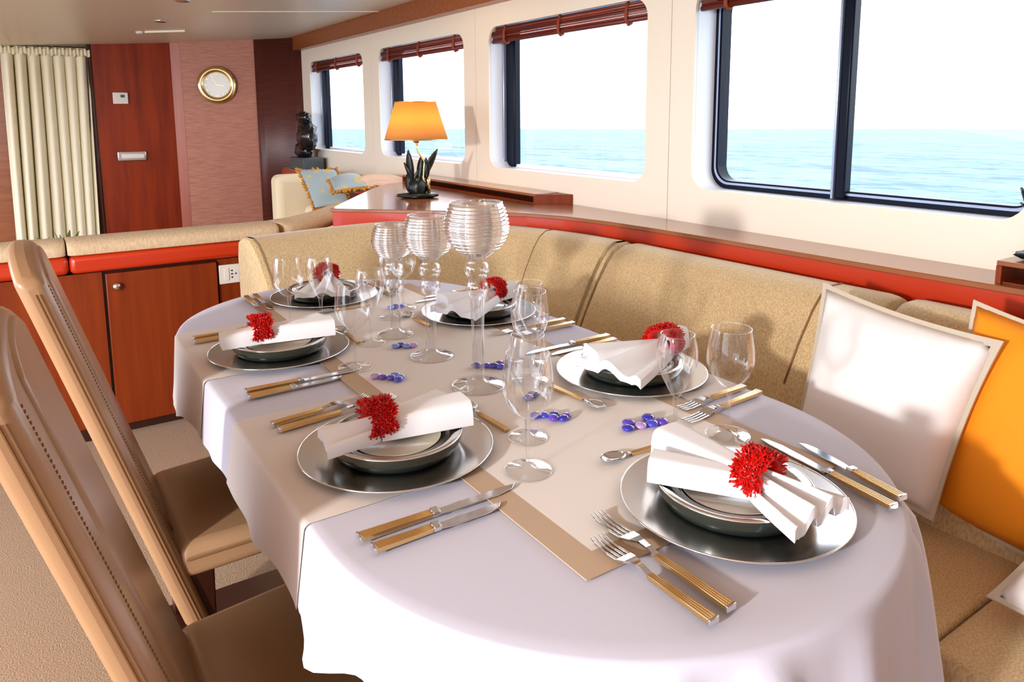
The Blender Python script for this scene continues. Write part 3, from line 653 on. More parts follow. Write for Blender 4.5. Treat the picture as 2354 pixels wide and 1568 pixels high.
# ------------------------------------------------------------------ leather chairs
def chair(y0, y1, label, dx=0.0):
    cy = (y0 + y1) / 2; hw = (y1 - y0) / 2
    t = empty('leather_chair', (0.25 + dx, cy, 0)); tag(t, label, 'chair', 'tan leather dining chairs')
    K = 0.307
    def bx(z, d): return -0.045 + K * (1.05 - z) + d - 0.25
    def slab(ya, yb, z0, z1, d0, d1, nz=10, crown=0.0):
        mb = MB(); ny = 8
        def P(d, y, z): return (bx(z, d), y, z)
        def top(y): return z1 - crown * (abs(y - (ya + yb) / 2) / ((yb - ya) / 2)) ** 3
        # front and rear grids joined by side strips
        fr = [[P(d1, ya + (yb - ya) * j / ny, z0 + (top(ya + (yb - ya) * j / ny) - z0) * i / nz) for j in range(ny + 1)] for i in range(nz + 1)]
        re = [[P(d0, ya + (yb - ya) * j / ny, z0 + (top(ya + (yb - ya) * j / ny) - z0) * i / nz) for j in range(ny + 1)] for i in range(nz + 1)]
        k = ny + 1; vs = [p for r in fr for p in r] + [p for r in re for p in r]; o = k * (nz + 1); fs = []
        for i in range(nz):
            for j in range(ny):
                a = i * k + j; fs += [(a, a + 1, a + k + 1, a + k), (o + a, o + a + k, o + a + k + 1, o + a + 1)]
            a = i * k; fs.append((a, a + k, o + a + k, o + a)); a = i * k + ny; fs.append((a, o + a, o + a + k, a + k))
        for j in range(ny):
            fs.append((j, o + j, o + j + 1, j + 1)); a = nz * k + j; fs.append((a, a + 1, o + a + 1, o + a))
        mb.add(vs, fs); return mb
    bk = slab(-hw, hw, 0.27, 1.06, 0.0, 0.047, crown=0.035).build('backrest', M_['leather'], t, bevel=0.016, seg=3)
    slab(-hw + 0.10, hw - 0.03, 0.44, 1.045, 0.04, 0.0525, crown=0.03).build('back_pad', M_['leather'], t, bevel=0.0055, seg=2)
    for dd in (0.024, 0.030):
        mb = MB(); mb.tube([(bx(z, dd), -hw - 0.0005, z) for z in (0.29, 0.6, 0.9, 1.0)], 0.0014, 5); mb.build('stitch_line', M_['stitch'], bk)
    mb = MB()
    for i in range(90):
        z = 0.42 + i * 0.0066; mb.box((bx(z, 0.0455) , -hw + 0.018, z), (bx(z, 0.0482), -hw + 0.022, z + 0.003))
    s_ = mb.build('stitches', M_['stitch'], bk); s_['kind'] = 'stuff'
    MB().hexa([(-0.10, -hw + 0.01, 0.375), (0.36, -hw - 0.015, 0.395), (0.36, hw + 0.015, 0.395), (-0.10, hw - 0.01, 0.375),
               (-0.06, -hw + 0.01, 0.452), (0.36, -hw - 0.015, 0.465), (0.36, hw + 0.015, 0.465), (-0.06, hw - 0.01, 0.452)]).build('seat', M_['leather'], t, bevel=0.022, seg=4)
    mb = MB(); mb.tube([(-0.05, -hw - 0.0075 + 0.012, 0.425), (0.34, -hw - 0.0165, 0.437)], 0.0022, 5); mb.build('stitch_line', M_['stitch'], t)
    MB().box((-0.05, -hw + 0.005, 0.0), (0.365, hw - 0.005, 0.085)).build('base', M_['darkw'], t, bevel=0.004)
    for sx, sy in ((0.0, -1), (0.0, 1), (1, -1), (1, 1)):
        x = -0.06 if sx == 0 else 0.31; y = sy * (hw - 0.035)
        x = -0.02 if sx == 0 else 0.32
        MB().hexa([(x - 0.018, y - 0.018, 0.0855), (x + 0.018, y - 0.018, 0.0855), (x + 0.018, y + 0.018, 0.0855), (x - 0.018, y + 0.018, 0.0855),
                   (x - 0.022, y - 0.022, 0.395), (x + 0.022, y - 0.022, 0.395), (x + 0.022, y + 0.022, 0.395), (x - 0.022, y + 0.022, 0.395)]).build('leg', M_['darkw'], t, bevel=0.003)
    return t
chair(1.475, 1.885, 'tan leather high-back chair farther along the table, its seat in view')
chair(0.855, 1.265, 'nearest tan leather high-back chair at the lower left corner', -0.04)

# ------------------------------------------------------------------ dining table
TX, TY0, TY1, TR = 0.73, 0.86, 1.905, 0.45
def stadium(r, n=40):
    pts = []
    for i in range(n + 1): a = PI * i / n; pts.append((TX + r * math.cos(a), TY1 + r * math.sin(a)))
    for i in range(1, 14): pts.append((TX - r, TY1 + (TY0 - TY1) * i / 14))
    for i in range(n + 1): a = PI + PI * i / n; pts.append((TX + r * math.cos(a), TY0 + r * math.sin(a)))
    for i in range(1, 14): pts.append((TX + r, TY0 + (TY1 - TY0) * i / 14))
    return pts
tb = empty('dining_table', (TX, 1.38, 0)); tag(tb, 'oval dining table on a dark plinth under the white cloth', 'table')
MB().prism([(x - TX, y - 1.38) for x, y in stadium(TR - 0.008)], 0.70, 0.744).build('tabletop', M_['darkw'], tb, bevel=0.006)
MB().box((-0.06, -0.72, 0.0), (0.36, 0.71, 0.06)).build('base_plate', M_['darkw'], tb, bevel=0.004)
for yy in (-0.42, 0.42): MB().box((-0.04, yy - 0.10, 0.0605), (0.18, yy + 0.10, 0.6995)).build('pedestal', M_['darkw'], tb)

def sstep(a, b, t): t = max(0.0, min(1.0, (t - a) / (b - a))); return t * t * (3 - 2 * t)
def perim(s):
    """s in [0,1) round the table edge -> (point, outward normal, arc length)"""
    Ls = TY1 - TY0; La = PI * TR; T = 2 * Ls + 2 * La; d = (s % 1.0) * T
    if d < La: a = d / TR; return (TX + TR * math.cos(a), TY1 + TR * math.sin(a)), (math.cos(a), math.sin(a)), d
    if d < La + Ls: return (TX - TR, TY1 - (d - La)), (-1, 0), d
    if d < 2 * La + Ls: a = PI + (d - La - Ls) / TR; return (TX + TR * math.cos(a), TY0 + TR * math.sin(a)), (math.cos(a), math.sin(a)), d
    return (TX + TR, TY0 + (d - 2 * La - Ls)), (1, 0), d
def drop(p):
    x, y = p
    if y < TY0 + 0.05:
        if x < TX: return 0.108 + 0.30 * sstep(0.74, 0.61, y)
        return 0.40
    if x < TX: return 0.115 + 0.06 * sstep(1.55, 2.0, y)
    return 0.22 + 0.18 * sstep(1.3, 0.9, y)
def fold(d, t, p):
    near = sstep(0.95, 0.62, p[1])
    w = math.sin(d * 21 + 1.2 * math.sin(d * 5.3)) + 0.45 * math.sin(d * 43 + 2.0)
    v = math.sin(d * 58 + 1.6 * math.sin(d * 11.0)); v = (0.5 + 0.5 * v) ** 2
    return t * 0.004 * w + near * (t * 0.014 * w + t ** 0.45 * 0.065 * v * (0.6 + 0.4 * math.sin(d * 13))) + t * (0.016 + 0.012 * near)
def hang(s, t, extra=0.0, dz=0.0, off=0.0):
    p, n, d = perim(s); h = (drop(p) + extra)
    e = 0.010  # rounding at the edge
    if t < 0.12:
        a = (t / 0.12) * PI / 2; o = e * math.sin(a) - 0.004; z = 0.75 - e * (1 - math.cos(a)); f = 0.0
    else:
        k = (t - 0.12) / 0.88; o = e - 0.004 + fold(d, k, p); z = 0.75 - e - (h - e) * k + 0.010 * k * math.sin(d * 17)
    return (p[0] + n[0] * (o + off), p[1] + n[1] * (o + off), z + dz)
tc_ = empty('tablecloth', (TX, 1.38, 0.745)); tag(tc_, 'white oval tablecloth hanging in folds over the dining table', 'tablecloth')
mb = MB(); N = 360; rows = []
for k in (0.0, 0.4, 0.8, 0.97):
    rows.append([((perim(i / N)[0][0] - TX) * k * 0.99, ((perim(i / N)[0][1] - 1.38) * k * 0.995), 0.75 - 0.745) for i in range(N)])
for j in range(19):
    rows.append([tuple(Vector(hang(i / N, j / 18)) - Vector((TX, 1.38, 0.745))) for i in range(N)])
vs = [p for r in rows[1:] for p in r]; fs = []
for j in range(len(rows) - 2):
    for i in range(N): fs.append((j * N + i, (j + 1) * N + i, (j + 1) * N + (i + 1) % N, j * N + (i + 1) % N))
fs.append(tuple(range(N))); mb.add(vs, fs)
mb.build('cloth', M_['white'], tc_, smooth=True, fix=True)

# beige cross strips lying under each pair of facing settings and hanging over both edges
def s_left(y):
    La = PI * TR; Ls = TY1 - TY0; T = 2 * Ls + 2 * La
    if y <= TY1: return (La + (TY1 - y)) / T
    a = PI - math.asin(min(1, (y - TY1) / TR)); return a * TR / T
def s_right(y):
    La = PI * TR; Ls = TY1 - TY0; T = 2 * Ls + 2 * La
    if y <= TY1: return (2 * La + Ls + (y - TY0)) / T
    return math.asin(min(1, (y - TY1) / TR)) * TR / T
def cross_strip(ya, yb, label):
    mb = MB(); ny = 24; rows = []
    for j in range(ny + 1):
        y = ya + (yb - ya) * j / ny; row = []
        for t in (1.0, .9, .8, .7, .6, .5, .4, .3, .2, .12, .08, .04, 0.0): row.append(hang(s_right(y), t, 0.006, 0.0015, 0.002))
        xl = perim(s_left(y))[0][0]; xr = perim(s_right(y))[0][0]
        for k in range(1, 8): row.append((xr + (xl - xr) * k / 8, y, 0.7516))
        for t in (0.0, .04, .08, .12, .2, .3, .4, .5, .6, .7, .8, .9, 1.0): row.append(hang(s_left(y), t, 0.006, 0.0015, 0.002))
        rows.append(row)
    k = len(rows[0]); c = Vector((TX, (ya + yb) / 2, 0.7505))
    vs = [tuple(Vector(p) - c) for r in rows for p in r]
    fs = [(i * k + j, i * k + j + 1, (i + 1) * k + j + 1, (i + 1) * k + j) for i in range(ny) for j in range(k - 1)]
    mb.add(vs, fs); o = mb.build('table_strip', M_['beige'], smooth=True, fix=False); o.location = c
    tag(o, label, 'table linen', 'beige cross strips'); return o
cross_strip(0.925, 1.335, 'pale beige cloth strip across the table under the nearer pair of side settings')
cross_strip(1.585, 1.985, 'pale beige cloth strip across the table under the farther pair of side settings')
rn = empty('table_runner', (0.768, 1.37, 0.7525)); tag(rn, 'ivory table runner with taupe border down the table middle', 'table runner')
X0, X1, Y0, Y1, B = -0.255, 0.255, -0.755, 0.78, 0.042
MB().box((X0 + B, Y0 + B, 0), (X1 - B, Y1 - B, 0.0014)).build('panel', M_['run'], rn)
for a, b in (((X0, Y0), (X0 + B, Y1)), ((X1 - B, Y0), (X1, Y1)), ((X0 + B, Y0), (X1 - B, Y0 + B)), ((X0 + B, Y1 - B), (X1 - B, Y1))):
    MB().box((a[0], a[1], 0), (b[0], b[1], 0.0016)).build('border', M_['tan'], rn)
ZT = 0.7543

# ------------------------------------------------------------------ place settings
PL = [(0.797, 0.634), (0.472, 1.058), (0.462, 1.687), (0.726, 2.128), (1.021, 1.705), (1.041, 1.107)]
WHO = ['at the near end of the table', 'in front of the nearest leather chair', 'in front of the farther leather chair', 'at the far end of the table',
       'on the bench side farther from the camera', 'on the bench side nearer to the camera']
def charger_proto():
    t = empty('charger_plate')
    mb = MB(); mb.lathe([(0.001, 0.0), (0.095, 0.0), (0.105, 0.003), (0.158, 0.0095), (0.158, 0.0105), (0.104, 0.0050), (0.094, 0.0040), (0.001, 0.0040)], 72); mb.build('dish', M_['silver'], t, auto=50)
    mb = MB(); mb.tube([(0.1588 * math.cos(2 * PI * i / 72), 0.1588 * math.sin(2 * PI * i / 72), 0.0103) for i in range(73)], 0.0014, 6); mb.build('rim', M_['edge'], t, smooth=True)
    return t
def plate_proto():
    t = empty('dinner_plate')
    mb = MB(); mb.lathe([(0.001, 0.0), (0.092, 0.0), (0.100, 0.004), (0.1085, 0.020), (0.1085, 0.0275), (0.106, 0.0285), (0.080, 0.0215), (0.074, 0.0185), (0.070, 0.0165), (0.001, 0.0155)], 64); mb.build('body', M_['gunmetal'], t, auto=50)
    mb = MB(); mb.lathe_open([(0.1065, 0.0292), (0.0815, 0.0224)], 64); mb.build('rim', M_['silver'], t, smooth=True, solid=0.0008)
    mb = MB(); mb.lathe([(0.001, 0.0165), (0.0715, 0.0175), (0.0735, 0.0195), (0.073, 0.0203), (0.0705, 0.0185), (0.001, 0.0175)], 64); mb.build('well', M_['well'], t, auto=60)
    mb = MB(); mb.tube([(0.108 * math.cos(2 * PI * i / 64), 0.108 * math.sin(2 * PI * i / 64), 0.0286) for i in range(65)], 0.0012, 6); mb.build('lip', M_['edge'], t, smooth=True)
    return t
ch0, pl0 = charger_proto(), plate_proto()
for i, (x, y) in enumerate(PL):
    c = ch0 if i == 0 else copy_tree(ch0); c.location = (x, y, ZT)
    tag(c, 'round silver charger plate ' + WHO[i], 'charger plate', 'silver charger plates')
    p = pl0 if i == 0 else copy_tree(pl0); p.location = (x, y, ZT + 0.0043)
    tag(p, 'dark-sided cream-centred plate on the charger ' + WHO[i], 'plate', 'plates on the chargers')

# napkins: lobes of folded cloth running out from the ring
def napkin(i, ringp, lobes, zr=0.0):
    x, y = PL[i][0] + ringp[0], PL[i][1] + ringp[1]; zb = ZT + 0.0043 + 0.0305
    t = empty('napkin', (x, y, zb)); tag(t, 'white napkin pulled through a red ring ' + WHO[i], 'napkin', 'white folded napkins')
    mb = MB()
    for ex, ey, w0, w1, t0, t1, k, dz, sheet in lobes:
        e = Vector((ex - ringp[0], ey - ringp[1], 0)); L = e.length; d = e / L; s = Vector((-d.y, d.x, 0)); nu, nv = 14, 40
        def prof(u, v):
            ww = w0 + (w1 - w0) * u ** 0.85; th = t0 + (t1 - t0) * u
            vv = 2 * v - 1
            pl = (0.5 + 0.5 * math.cos(2 * PI * k * v)) if k else 1.0
            rnd = (1 - abs(vv) ** 6) ** 0.5 if not k else (1 - 0.5 * abs(vv) ** 4)
            top = (th * (0.35 + 0.65 * pl) if k else th) * rnd + dz * u
            ext = L * u * (1 + (0.05 * pl if k else 0))
            return d * ext + s * (vv * ww / 2), top, th
        def topf(u, v): q, h, th = prof(u, v); return (q.x, q.y, h + 0.0005)
        def botf(u, v): q, h, th = prof(u, v); b = max(0.0 + min(dz * u, 0), h - sheet) if sheet else min(dz * u, 0.0); return (q.x, q.y, b)
        mb.grid(topf, nu, nv); mb.grid(botf, nu, nv)
        for edge in (0.0, 1.0):
            o = len(mb.v); vs = []
            for j in range(nu + 1): vs += [topf(j / nu, edge), botf(j / nu, edge)]
            mb.add(vs, [(2 * j, 2 * j + 1, 2 * j + 3, 2 * j + 2) for j in range(nu)])
        vs = []
        for j in range(nv + 1): vs += [topf(1.0, j / nv), botf(1.0, j / nv)]
        mb.add(vs, [(2 * j, 2 * j + 1, 2 * j + 3, 2 * j + 2) for j in range(nv)])
    mb.build('cloth', M_['napkin'], t, auto=45)
    return t
def ring_proto():
    t = empty('napkin_ring'); mb = MB(); rnd = random.Random(3)
    # broad hoop across the napkin (axis along local x)
    mb.grid(lambda u, v: (0.018 * math.sin(2 * PI * v), (0.027 + 0.006 * math.cos(2 * PI * v)) * math.cos(2 * PI * u), 0.020 + (0.023 + 0.006 * math.cos(2 * PI * v)) * math.sin(2 * PI * u)), 32, 10, closed_v=True)
    hp = mb.build('hoop', M_['coral'], t, smooth=True)
    mb = MB()
    for i in range(900):
        a = rnd.uniform(0, 2 * PI); xx = rnd.uniform(-0.020, 0.020); b = rnd.uniform(-1.2, 1.2)
        out = Vector((0, math.cos(a), math.sin(a))); c = Vector((xx, 0.030 * math.cos(a), 0.020 + 0.026 * math.sin(a)))
        d = (out + Vector((xx * 45 + rnd.uniform(-.6, .6), rnd.uniform(-.6, .6), rnd.uniform(-.6, .6)))).normalized()
        L = rnd.uniform(0.005, 0.0105); mid = c + d * L * 0.5 + Vector((rnd.uniform(-.0015, .0015), rnd.uniform(-.0015, .0015), rnd.uniform(-.0015, .0015)))
        mb.tube([c - out * 0.002, mid, c + d * L], [0.0015, 0.0017, 0.0009], 4)
    sp = mb.build('coral_spikes', M_['coral'], t, fix=False); sp['kind'] = 'stuff'
    return t
rg0 = ring_proto()
def place_ring(i, ringp, ang, sc_=1.0, lift=0.0):
    r = rg0 if i == 0 else copy_tree(rg0)
    r.location = (PL[i][0] + ringp[0], PL[i][1] + ringp[1], ZT + 0.0043 + 0.0305 + 0.012 + lift); r.rotation_euler = (0, 0, ang); r.scale = (sc_, sc_, sc_)
    tag(r, 'spiky red coral napkin ring ' + WHO[i], 'napkin ring', 'red coral napkin rings')
# lobes: end x, end y, w at ring, w at end, thickness at ring, at end, pleats, rise, sheet
RP = [(-0.005, -0.045), (-0.035, -0.005), (-0.045, -0.012), (0.02, 0.03), (0.035, -0.02), (0.065, -0.03)]
napkin(0, RP[0], [(-0.085, 0.078, 0.04, 0.052, 0.030, 0.026, 0, 0.006, 0), (-0.005, 0.125, 0.036, 0.068, 0.034, 0.022, 0, 0.016, 0), (0.0, -0.135, 0.045, 0.125, 0.036, 0.036, 3, -0.004, 0.016)])
napkin(1, RP[1], [(-0.118, 0.008, 0.045, 0.085, 0.036, 0.032, 2, -0.004, 0.018), (0.118, -0.022, 0.05, 0.072, 0.036, 0.036, 0, 0.004, 0), (0.105, 0.025, 0.045, 0.075, 0.03, 0.020, 0, 0.012, 0)])
napkin(2, RP[2], [(-0.132, -0.004, 0.045, 0.06, 0.036, 0.030, 0, 0.0, 0), (0.118, -0.03, 0.05, 0.068, 0.036, 0.032, 0, 0.004, 0), (0.11, 0.02, 0.045, 0.07, 0.03, 0.022, 0, 0.01, 0)])
napkin(3, RP[3], [(-0.045, -0.115, 0.045, 0.155, 0.036, 0.030, 2, -0.004, 0.016), (0.06, 0.105, 0.045, 0.06, 0.034, 0.03, 0, 0.0, 0)])
napkin(4, RP[4], [(-0.125, -0.085, 0.05, 0.15, 0.038, 0.034, 2, -0.004, 0.018), (-0.12, -0.01, 0.045, 0.08, 0.03, 0.022, 0, 0.014, 0), (0.115, 0.0, 0.042, 0.045, 0.036, 0.038, 0, 0.004, 0)])
napkin(5, RP[5], [(-0.11, -0.055, 0.05, 0.17, 0.042, 0.036, 2, -0.004, 0.018), (-0.10, 0.015, 0.045, 0.08, 0.034, 0.024, 0, 0.012, 0), (0.145, 0.0, 0.042, 0.046, 0.036, 0.040, 0, 0.006, 0)])
for i, a in enumerate((PI / 2 + 0.12, -0.05, -0.1, PI / 2 + 0.35, 0.3, 0.2)): place_ring(i, RP[i], a, 1.0 if i != 5 else 1.08)

# ------------------------------------------------------------------ cutlery
def ribbed_handle(mb, L, w0, w1, h):
    n = 10
    for k in range(4):   # four slim reeds side by side
        ya0 = -w0 / 2 + w0 * k / 4; yb0 = ya0 + w0 / 4; ya1 = -w1 / 2 + w1 * k / 4; yb1 = ya1 + w1 / 4; m = 0.0004
        mb.hexa([(0, ya0 + m, 0), (L, ya1 + m, 0), (L, yb1 - m, 0), (0, yb0 - m, 0), (0, ya0 + m, h), (L, ya1 + m, h * 0.9), (L, yb1 - m, h * 0.9), (0, yb0 - m, h)])
def knife_proto(L):
    t = empty('table_knife'); hl = L * 0.42
    mb = MB(); ribbed_handle(mb, hl, 0.017, 0.014, 0.008); hn = mb.build('handle', M_['gold'], t, bevel=0.0012)
    mb = MB(); mb.box((-0.003, -0.0088, 0), (0.001, 0.0088, 0.0086)); mb.build('end_cap', M_['steel'], hn, bevel=0.001)
    mb = MB(); mb.box((hl, -0.0078, 0), (hl + 0.012, 0.0078, 0.0085)); mb.build('ferrule', M_['steel'], t, bevel=0.002)
    pts = [(hl + 0.012, -0.006), (hl + 0.03, -0.009), (L * 0.85, -0.0095), (L * 0.96, -0.004), (L, 0.005), (L * 0.9, 0.0075), (hl + 0.012, 0.006)]
    MB().prism(pts, 0.0012, 0.0034).build('blade', M_['steel'], t, bevel=0.0008)
    return t
def fork_proto(L):
    t = empty('table_fork'); hl = L * 0.50
    mb = MB(); ribbed_handle(mb, hl, 0.015, 0.010, 0.0075); hn = mb.build('handle', M_['gold'], t, bevel=0.0012)
    mb = MB(); mb.box((-0.003, -0.0078, 0), (0.001, 0.0078, 0.008)); mb.build('end_cap', M_['steel'], hn, bevel=0.001)
    mb = MB()
    st = [(hl, 0.0048, 0.004), (hl + L * 0.05, 0.004, 0.007), (hl + L * 0.12, 0.005, 0.0085), (hl + L * 0.18, 0.010, 0.006), (hl + L * 0.24, 0.0125, 0.003)]
    for (a, wa, za), (b, wb, zb) in zip(st[:-1], st[1:]):
        mb.hexa([(a, -wa, za - 0.001), (b, -wb, zb - 0.001), (b, wb, zb - 0.001), (a, wa, za - 0.001), (a, -wa, za + 0.0018), (b, -wb, zb + 0.0018), (b, wb, zb + 0.0018), (a, wa, za + 0.0018)])
    hd_ = mb.build('head', M_['steel'], t, auto=30)
    for k in range(4):
        y = -0.0105 + k * 0.007
        mb = MB(); mb.tube([(hl + L * 0.235, y, 0.0035), (hl + L * 0.36, y, 0.0018), (hl + L * 0.45, y, 0.0034), (L, y * 0.92, 0.0075)], [0.0019, 0.0017, 0.0015, 0.0008], 6); mb.build('tine', M_['steel'], hd_, smooth=True)
    return t
def spoon_proto(L):
    t = empty('dessert_spoon'); hl = L * 0.62
    mb = MB(); ribbed_handle(mb, hl, 0.012, 0.008, 0.006); mb.build('handle', M_['gold'], t, bevel=0.001)
    mb = MB(); mb.tube([(hl, 0, 0.003), (hl + L * 0.1, 0, 0.006)], [0.0032, 0.0026], 8); mb.build('neck', M_['steel'], t, smooth=True)
    mb = MB(); cx = hl + L * 0.1 + L * 0.14
    mb.grid(lambda u, v: (cx + L * 0.15 * u * math.cos(2 * PI * v), 0.0155 * u * math.sin(2 * PI * v), 0.0015 + 0.0055 * u * u), 6, 28, closed_v=True); mb.build('bowl', M_['steel'], t, smooth=True, solid=0.0012)
    return t
protos = {}
def put(kind, L, a, b, label, cat, group):
    key = (kind, round(L, 3))
    if key not in protos: protos[key] = {'k': knife_proto, 'f': fork_proto, 's': spoon_proto}[kind](L); o = protos[key]
    else: o = copy_tree(protos[key])
    o.location = (a[0], a[1], ZT + 0.0005); o.rotation_euler = (0, 0, math.atan2(b[1] - a[1], b[0] - a[0]))
    tag(o, label, cat, group); return o
KN = [((0.966, 0.497), (1.00, 0.74), (1.000, 0.503), (1.04, 0.70)), ((0.321, 0.844), (0.565, 0.844), (0.327, 0.811), (0.518, 0.811)), ((0.329, 1.456), (0.51, 1.456), (0.326, 1.425), (0.562, 1.433)),
      ((0.524, 2.255), (0.522, 2.00), (0.552, 2.262), (0.550, 2.03)), ((1.165, 1.905), (0.925, 1.905), (1.16, 1.94), (0.965, 1.94)), ((1.166, 1.328), (0.925, 1.332), (1.158, 1.294), (0.965, 1.294))]
FK = [((0.611, 0.484), (0.612, 0.715), (0.578, 0.480), (0.575, 0.668)), ((0.332, 1.238), (0.550, 1.262), (0.328, 1.268), (0.52, 1.295)), ((0.307, 1.865), (0.52, 1.875), (0.312, 1.897), (0.50, 1.905)),
      ((0.905, 2.24), (0.905, 2.01), (0.938, 2.235), (0.938, 2.05)), ((1.165, 1.505), (0.96, 1.505), (1.166, 1.465), (0.99, 1.465)), ((1.164, 0.876), (0.99, 0.864), (1.162, 0.912), (0.97, 0.906))]
SP = [((0.870, 0.815), (0.715, 0.829)), ((0.660, 1.010), (0.655, 1.15)), ((0.637, 1.630), (0.640, 1.77)), ((0.80, 1.955), (0.66, 1.955)), ((0.842, 1.66), (0.842, 1.80)), ((0.848, 1.135), (0.860, 0.995))]
for i in range(6):
    a, b, c, d = KN[i]
    put('k', 0.246, a, b, 'large gold-handled dinner knife of the setting ' + WHO[i], 'knife', 'dinner knives'); put('k', 0.194, c, d, 'small gold-handled knife of the setting ' + WHO[i], 'knife', 'small knives')
    a, b, c, d = FK[i]
    put('f', 0.230, a, b, 'large gold-handled dinner fork of the setting ' + WHO[i], 'fork', 'dinner forks'); put('f', 0.190, c, d, 'small gold-handled fork of the setting ' + WHO[i], 'fork', 'small forks')
    put('s', 0.150, SP[i][0], SP[i][1], 'dessert spoon of the setting ' + WHO[i], 'spoon', 'dessert spoons')

# ------------------------------------------------------------------ wine glasses
def wine_proto(name, H, R, rim, zb):
    t = empty(name)
    mb = MB(); mb.lathe_open([(0.0375, 0.0008), (0.030, 0.0022), (0.018, 0.0036), (0.009, 0.0065), (0.0046, 0.0105)], 40); mb.tube([(0.0375 * math.cos(2 * PI * i / 40), 0.0375 * math.sin(2 * PI * i / 40), 0.001) for i in range(41)], 0.0009, 5); mb.build('foot', M_['glass'], t, smooth=True, fix=False)
    mb = MB(); mb.tube([(0, 0, 0.009), (0, 0, 0.02), (0, 0, zb * 0.6), (0, 0, zb)], [0.0046, 0.0034, 0.0032, 0.0052], 12, caps=False); mb.build('stem', M_['glass'], t, smooth=True)
    h = H - zb
    pr = [(0.003, 0.0), (0.012, 0.003), (R * 0.55, h * 0.11), (R * 0.84, h * 0.25), (R * 0.98, h * 0.42), (R, h * 0.52), (R * 0.97, h * 0.68), (R * 0.90, h * 0.85), (rim, h)]
    mb = MB(); mb.lathe_open([(r, zb + z) for r, z in pr], 40); bw = mb.build('bowl', M_['glass'], t, smooth=True)
    mb = MB(); mb.tube([(rim * math.cos(2 * PI * i / 40), rim * math.sin(2 * PI * i / 40), H) for i in range(41)], 0.0008, 5); mb.build('rim', M_['glass'], bw, smooth=True)
    return t
def tulip_proto(name, H, R, rim, zb):
    t = empty(name)
    mb = MB(); mb.lathe_open([(0.0335, 0.0008), (0.027, 0.0022), (0.016, 0.0036), (0.009, 0.0065), (0.0046, 0.0105)], 40); mb.tube([(0.0335 * math.cos(2 * PI * i / 40), 0.0335 * math.sin(2 * PI * i / 40), 0.001) for i in range(41)], 0.0009, 5); mb.build('foot', M_['glass'], t, smooth=True, fix=False)
    mb = MB(); mb.tube([(0, 0, 0.009), (0, 0, 0.02), (0, 0, zb * 0.6), (0, 0, zb)], [0.0046, 0.0032, 0.0034, 0.006], 12, caps=False); mb.build('stem', M_['glass'], t, smooth=True)
    h = H - zb
    pr = [(0.003, 0.0), (0.008, 0.006), (R * 0.42, h * 0.16), (R * 0.72, h * 0.34), (R * 0.93, h * 0.52), (R, h * 0.66), (R * 0.96, h * 0.82), (rim, h)]
    mb = MB(); mb.lathe_open([(r, zb + z) for r, z in pr], 40); bw = mb.build('bowl', M_['glass'], t, smooth=True)
    mb = MB(); mb.tube([(rim * math.cos(2 * PI * i / 40), rim * math.sin(2 * PI * i / 40), H) for i in range(41)], 0.0008, 5); mb.build('rim', M_['glass'], bw, smooth=True)
    return t
wg, tg = wine_proto('wine_glass', 0.190, 0.040, 0.033, 0.085), tulip_proto('tulip_glass', 0.183, 0.035, 0.028, 0.070)
GL = [((0.967, 0.786), (0.886, 0.831)), ((0.610, 0.876), (0.676, 0.971)), ((0.566, 1.476), (0.664, 1.618)), ((0.539, 1.857), (0.618, 1.845)), ((0.87, 1.876), (0.80, 1.80)), ((0.838, 1.195), (0.90, 1.285))]
for i, (a, b) in enumerate(GL):
    g = wg if i == 0 else copy_tree(wg); g.location = (a[0], a[1], ZT); tag(g, 'round-bowled wine glass of the setting ' + WHO[i], 'wine glass', 'round wine glasses')
    g = tg if i == 0 else copy_tree(tg); g.location = (b[0], b[1], ZT); tag(g, 'slim tulip wine glass of the setting ' + WHO[i], 'wine glass', 'tulip wine glasses')

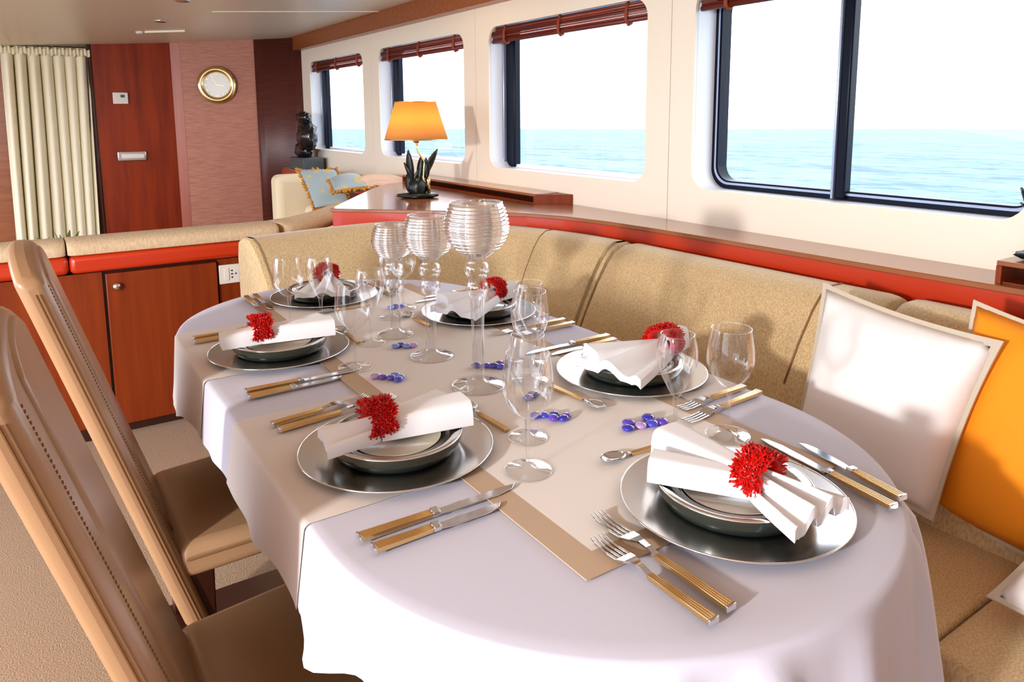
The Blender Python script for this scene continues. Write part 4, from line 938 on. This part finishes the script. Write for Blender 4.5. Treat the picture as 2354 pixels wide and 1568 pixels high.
# ------------------------------------------------------------------ tall candle holders of ribbed silvered glass
def candle(H, R, x, y, label):
    t = empty('candle_holder', (x, y, ZT)); tag(t, label, 'candle holder', 'ribbed glass candle holders')
    k = R / 0.0645; bz = H - 0.112 * k
    mb = MB(); mb.lathe_open([(0.054 * k, 0.0015), (0.045 * k, 0.004), (0.028 * k, 0.007), (0.0165, 0.012), (0.0135, 0.019)], 48); mb.tube([(0.054 * k * math.cos(2 * PI * i / 48), 0.054 * k * math.sin(2 * PI * i / 48), 0.0015) for i in range(49)], 0.0014, 6); mb.build('foot', M_['base'], t, smooth=True, fix=False)
    s = bz - 0.075
    mb = MB(); mb.lathe_open([(0.0135, 0.018), (0.0125, 0.03), (0.0128, s * 0.6), (0.0145, s - 0.01), (0.019, s), (0.0235, s + 0.012), (0.021, s + 0.024), (0.0165, s + 0.031), (0.022, s + 0.040), (0.026, s + 0.052), (0.022, s + 0.064), (0.017, s + 0.070), (0.020, s + 0.076)], 32); mb.build('stem', M_['base'], t, smooth=True)
    pr = [(0.018, 0.0), (R * 0.45, 0.008 * k), (R * 0.72, 0.021 * k), (R * 0.90, 0.037 * k), (R * 0.985, 0.053 * k), (R, 0.066 * k), (R * 0.965, 0.082 * k), (R * 0.89, 0.098 * k), (R * 0.80, 0.112 * k)]
    def smp(t_):
        f = t_ * (len(pr) - 1); i = min(int(f), len(pr) - 2); f -= i; return (pr[i][0] + (pr[i + 1][0] - pr[i][0]) * f, pr[i][1] + (pr[i + 1][1] - pr[i][1]) * f)
    n = 144; pts = []
    for i in range(n + 1):
        r, z = smp(i / n); rib = 0.0017 * math.sin(2 * PI * 17 * i / n) * (1 if 0.2 < i / n < 0.95 else 0); pts.append((r + rib, bz + z))
    mb = MB(); mb.lathe_open(pts, 56); bw = mb.build('bowl', M_['ribbed'], t, smooth=True)
    rr = R * 0.80; mb = MB(); mb.tube([(rr * math.cos(2 * PI * i / 48), rr * math.sin(2 * PI * i / 48), H) for i in range(49)], 0.0015, 6); mb.build('rim', M_['base'], bw, smooth=True)
candle(0.378, 0.0645, 0.733, 1.229, 'tallest of the three ribbed silver glass candle holders, nearest the camera')
candle(0.328, 0.0585, 0.740, 1.449, 'middle-height ribbed silver glass candle holder, second of the three')
candle(0.282, 0.0525, 0.742, 1.650, 'shortest of the three ribbed silver glass candle holders, farthest back')

# ------------------------------------------------------------------ glass pebbles
CL = [((0.595, 1.365), 'left of the tallest candle holder foot', [(-0.02, 0.022, 3), (-0.008, 0.010, 1), (0.004, -0.004, 0), (0.018, 0.006, 4), (0.012, -0.022, 0), (0.022, -0.010, 4)]),
      ((0.712, 1.546), 'between the middle and shortest candle holders', [(-0.016, 0.004, 4), (0.0, 0.008, 2), (0.006, -0.01, 4), (0.022, -0.014, 3)]),
      ((0.847, 1.883), 'beside the glasses behind the shortest candle holder', [(-0.012, 0.0, 4), (0.006, 0.004, 2), (0.02, -0.002, 0)]),
      ((0.815, 1.300), 'right behind the tallest candle holder stem', [(-0.03, 0.024, 2), (-0.012, 0.012, 0), (0.0, 0.0, 2), (0.010, -0.012, 0), (0.018, 0.006, 1), (0.034, -0.004, 3)]),
      ((0.756, 1.008), 'in the middle of the runner near the nearest glasses', [(-0.02, 0.022, 2), (-0.006, 0.016, 0), (0.0, -0.004, 1), (0.012, 0.008, 2), (0.014, -0.016, 2), (0.024, -0.010, 1)]),
      ((0.879, 0.889), 'beside the tulip glass at the near end', [(-0.042, 0.006, 2), (-0.026, 0.022, 1), (-0.016, 0.002, 3), (0.006, -0.004, 0), (0.018, 0.018, 2), (0.026, -0.008, 1)]),
      ((0.785, 1.112), 'just beyond the bowl of the nearest wine glass', [(-0.012, -0.004, 0), (0.006, 0.004, 2)])]
mb = MB(); mb.ellipsoid((0, 0, 0.0055), (0.0115, 0.0115, 0.0055), 16, 10); bead0 = mb.build('glass_pebble', BEADS[0], smooth=True); first = True
bms = [bead0.data] + [bead0.data.copy() for _ in range(4)]
for k in range(1, 5): bms[k].materials.clear(); bms[k].materials.append(BEADS[k])
for (cx, cy), where, items in CL:
    for dx, dy, k in items:
        o = bead0 if first else bead0.copy()
        if not first: COL.objects.link(o)
        first = False; o.data = bms[k]; o.location = (cx + dx, cy + dy, ZT); o.rotation_euler = (0, 0, random.uniform(0, 3)); q = random.uniform(0.9, 1.12); o.scale = (q, q * random.uniform(0.85, 1), q)
        tag(o, ['cobalt', 'violet', 'deep blue', 'lilac', 'sky blue'][k] + ' glass pebble ' + where, 'glass pebble', 'glass pebbles ' + where)
bpy.context.view_layer.update()
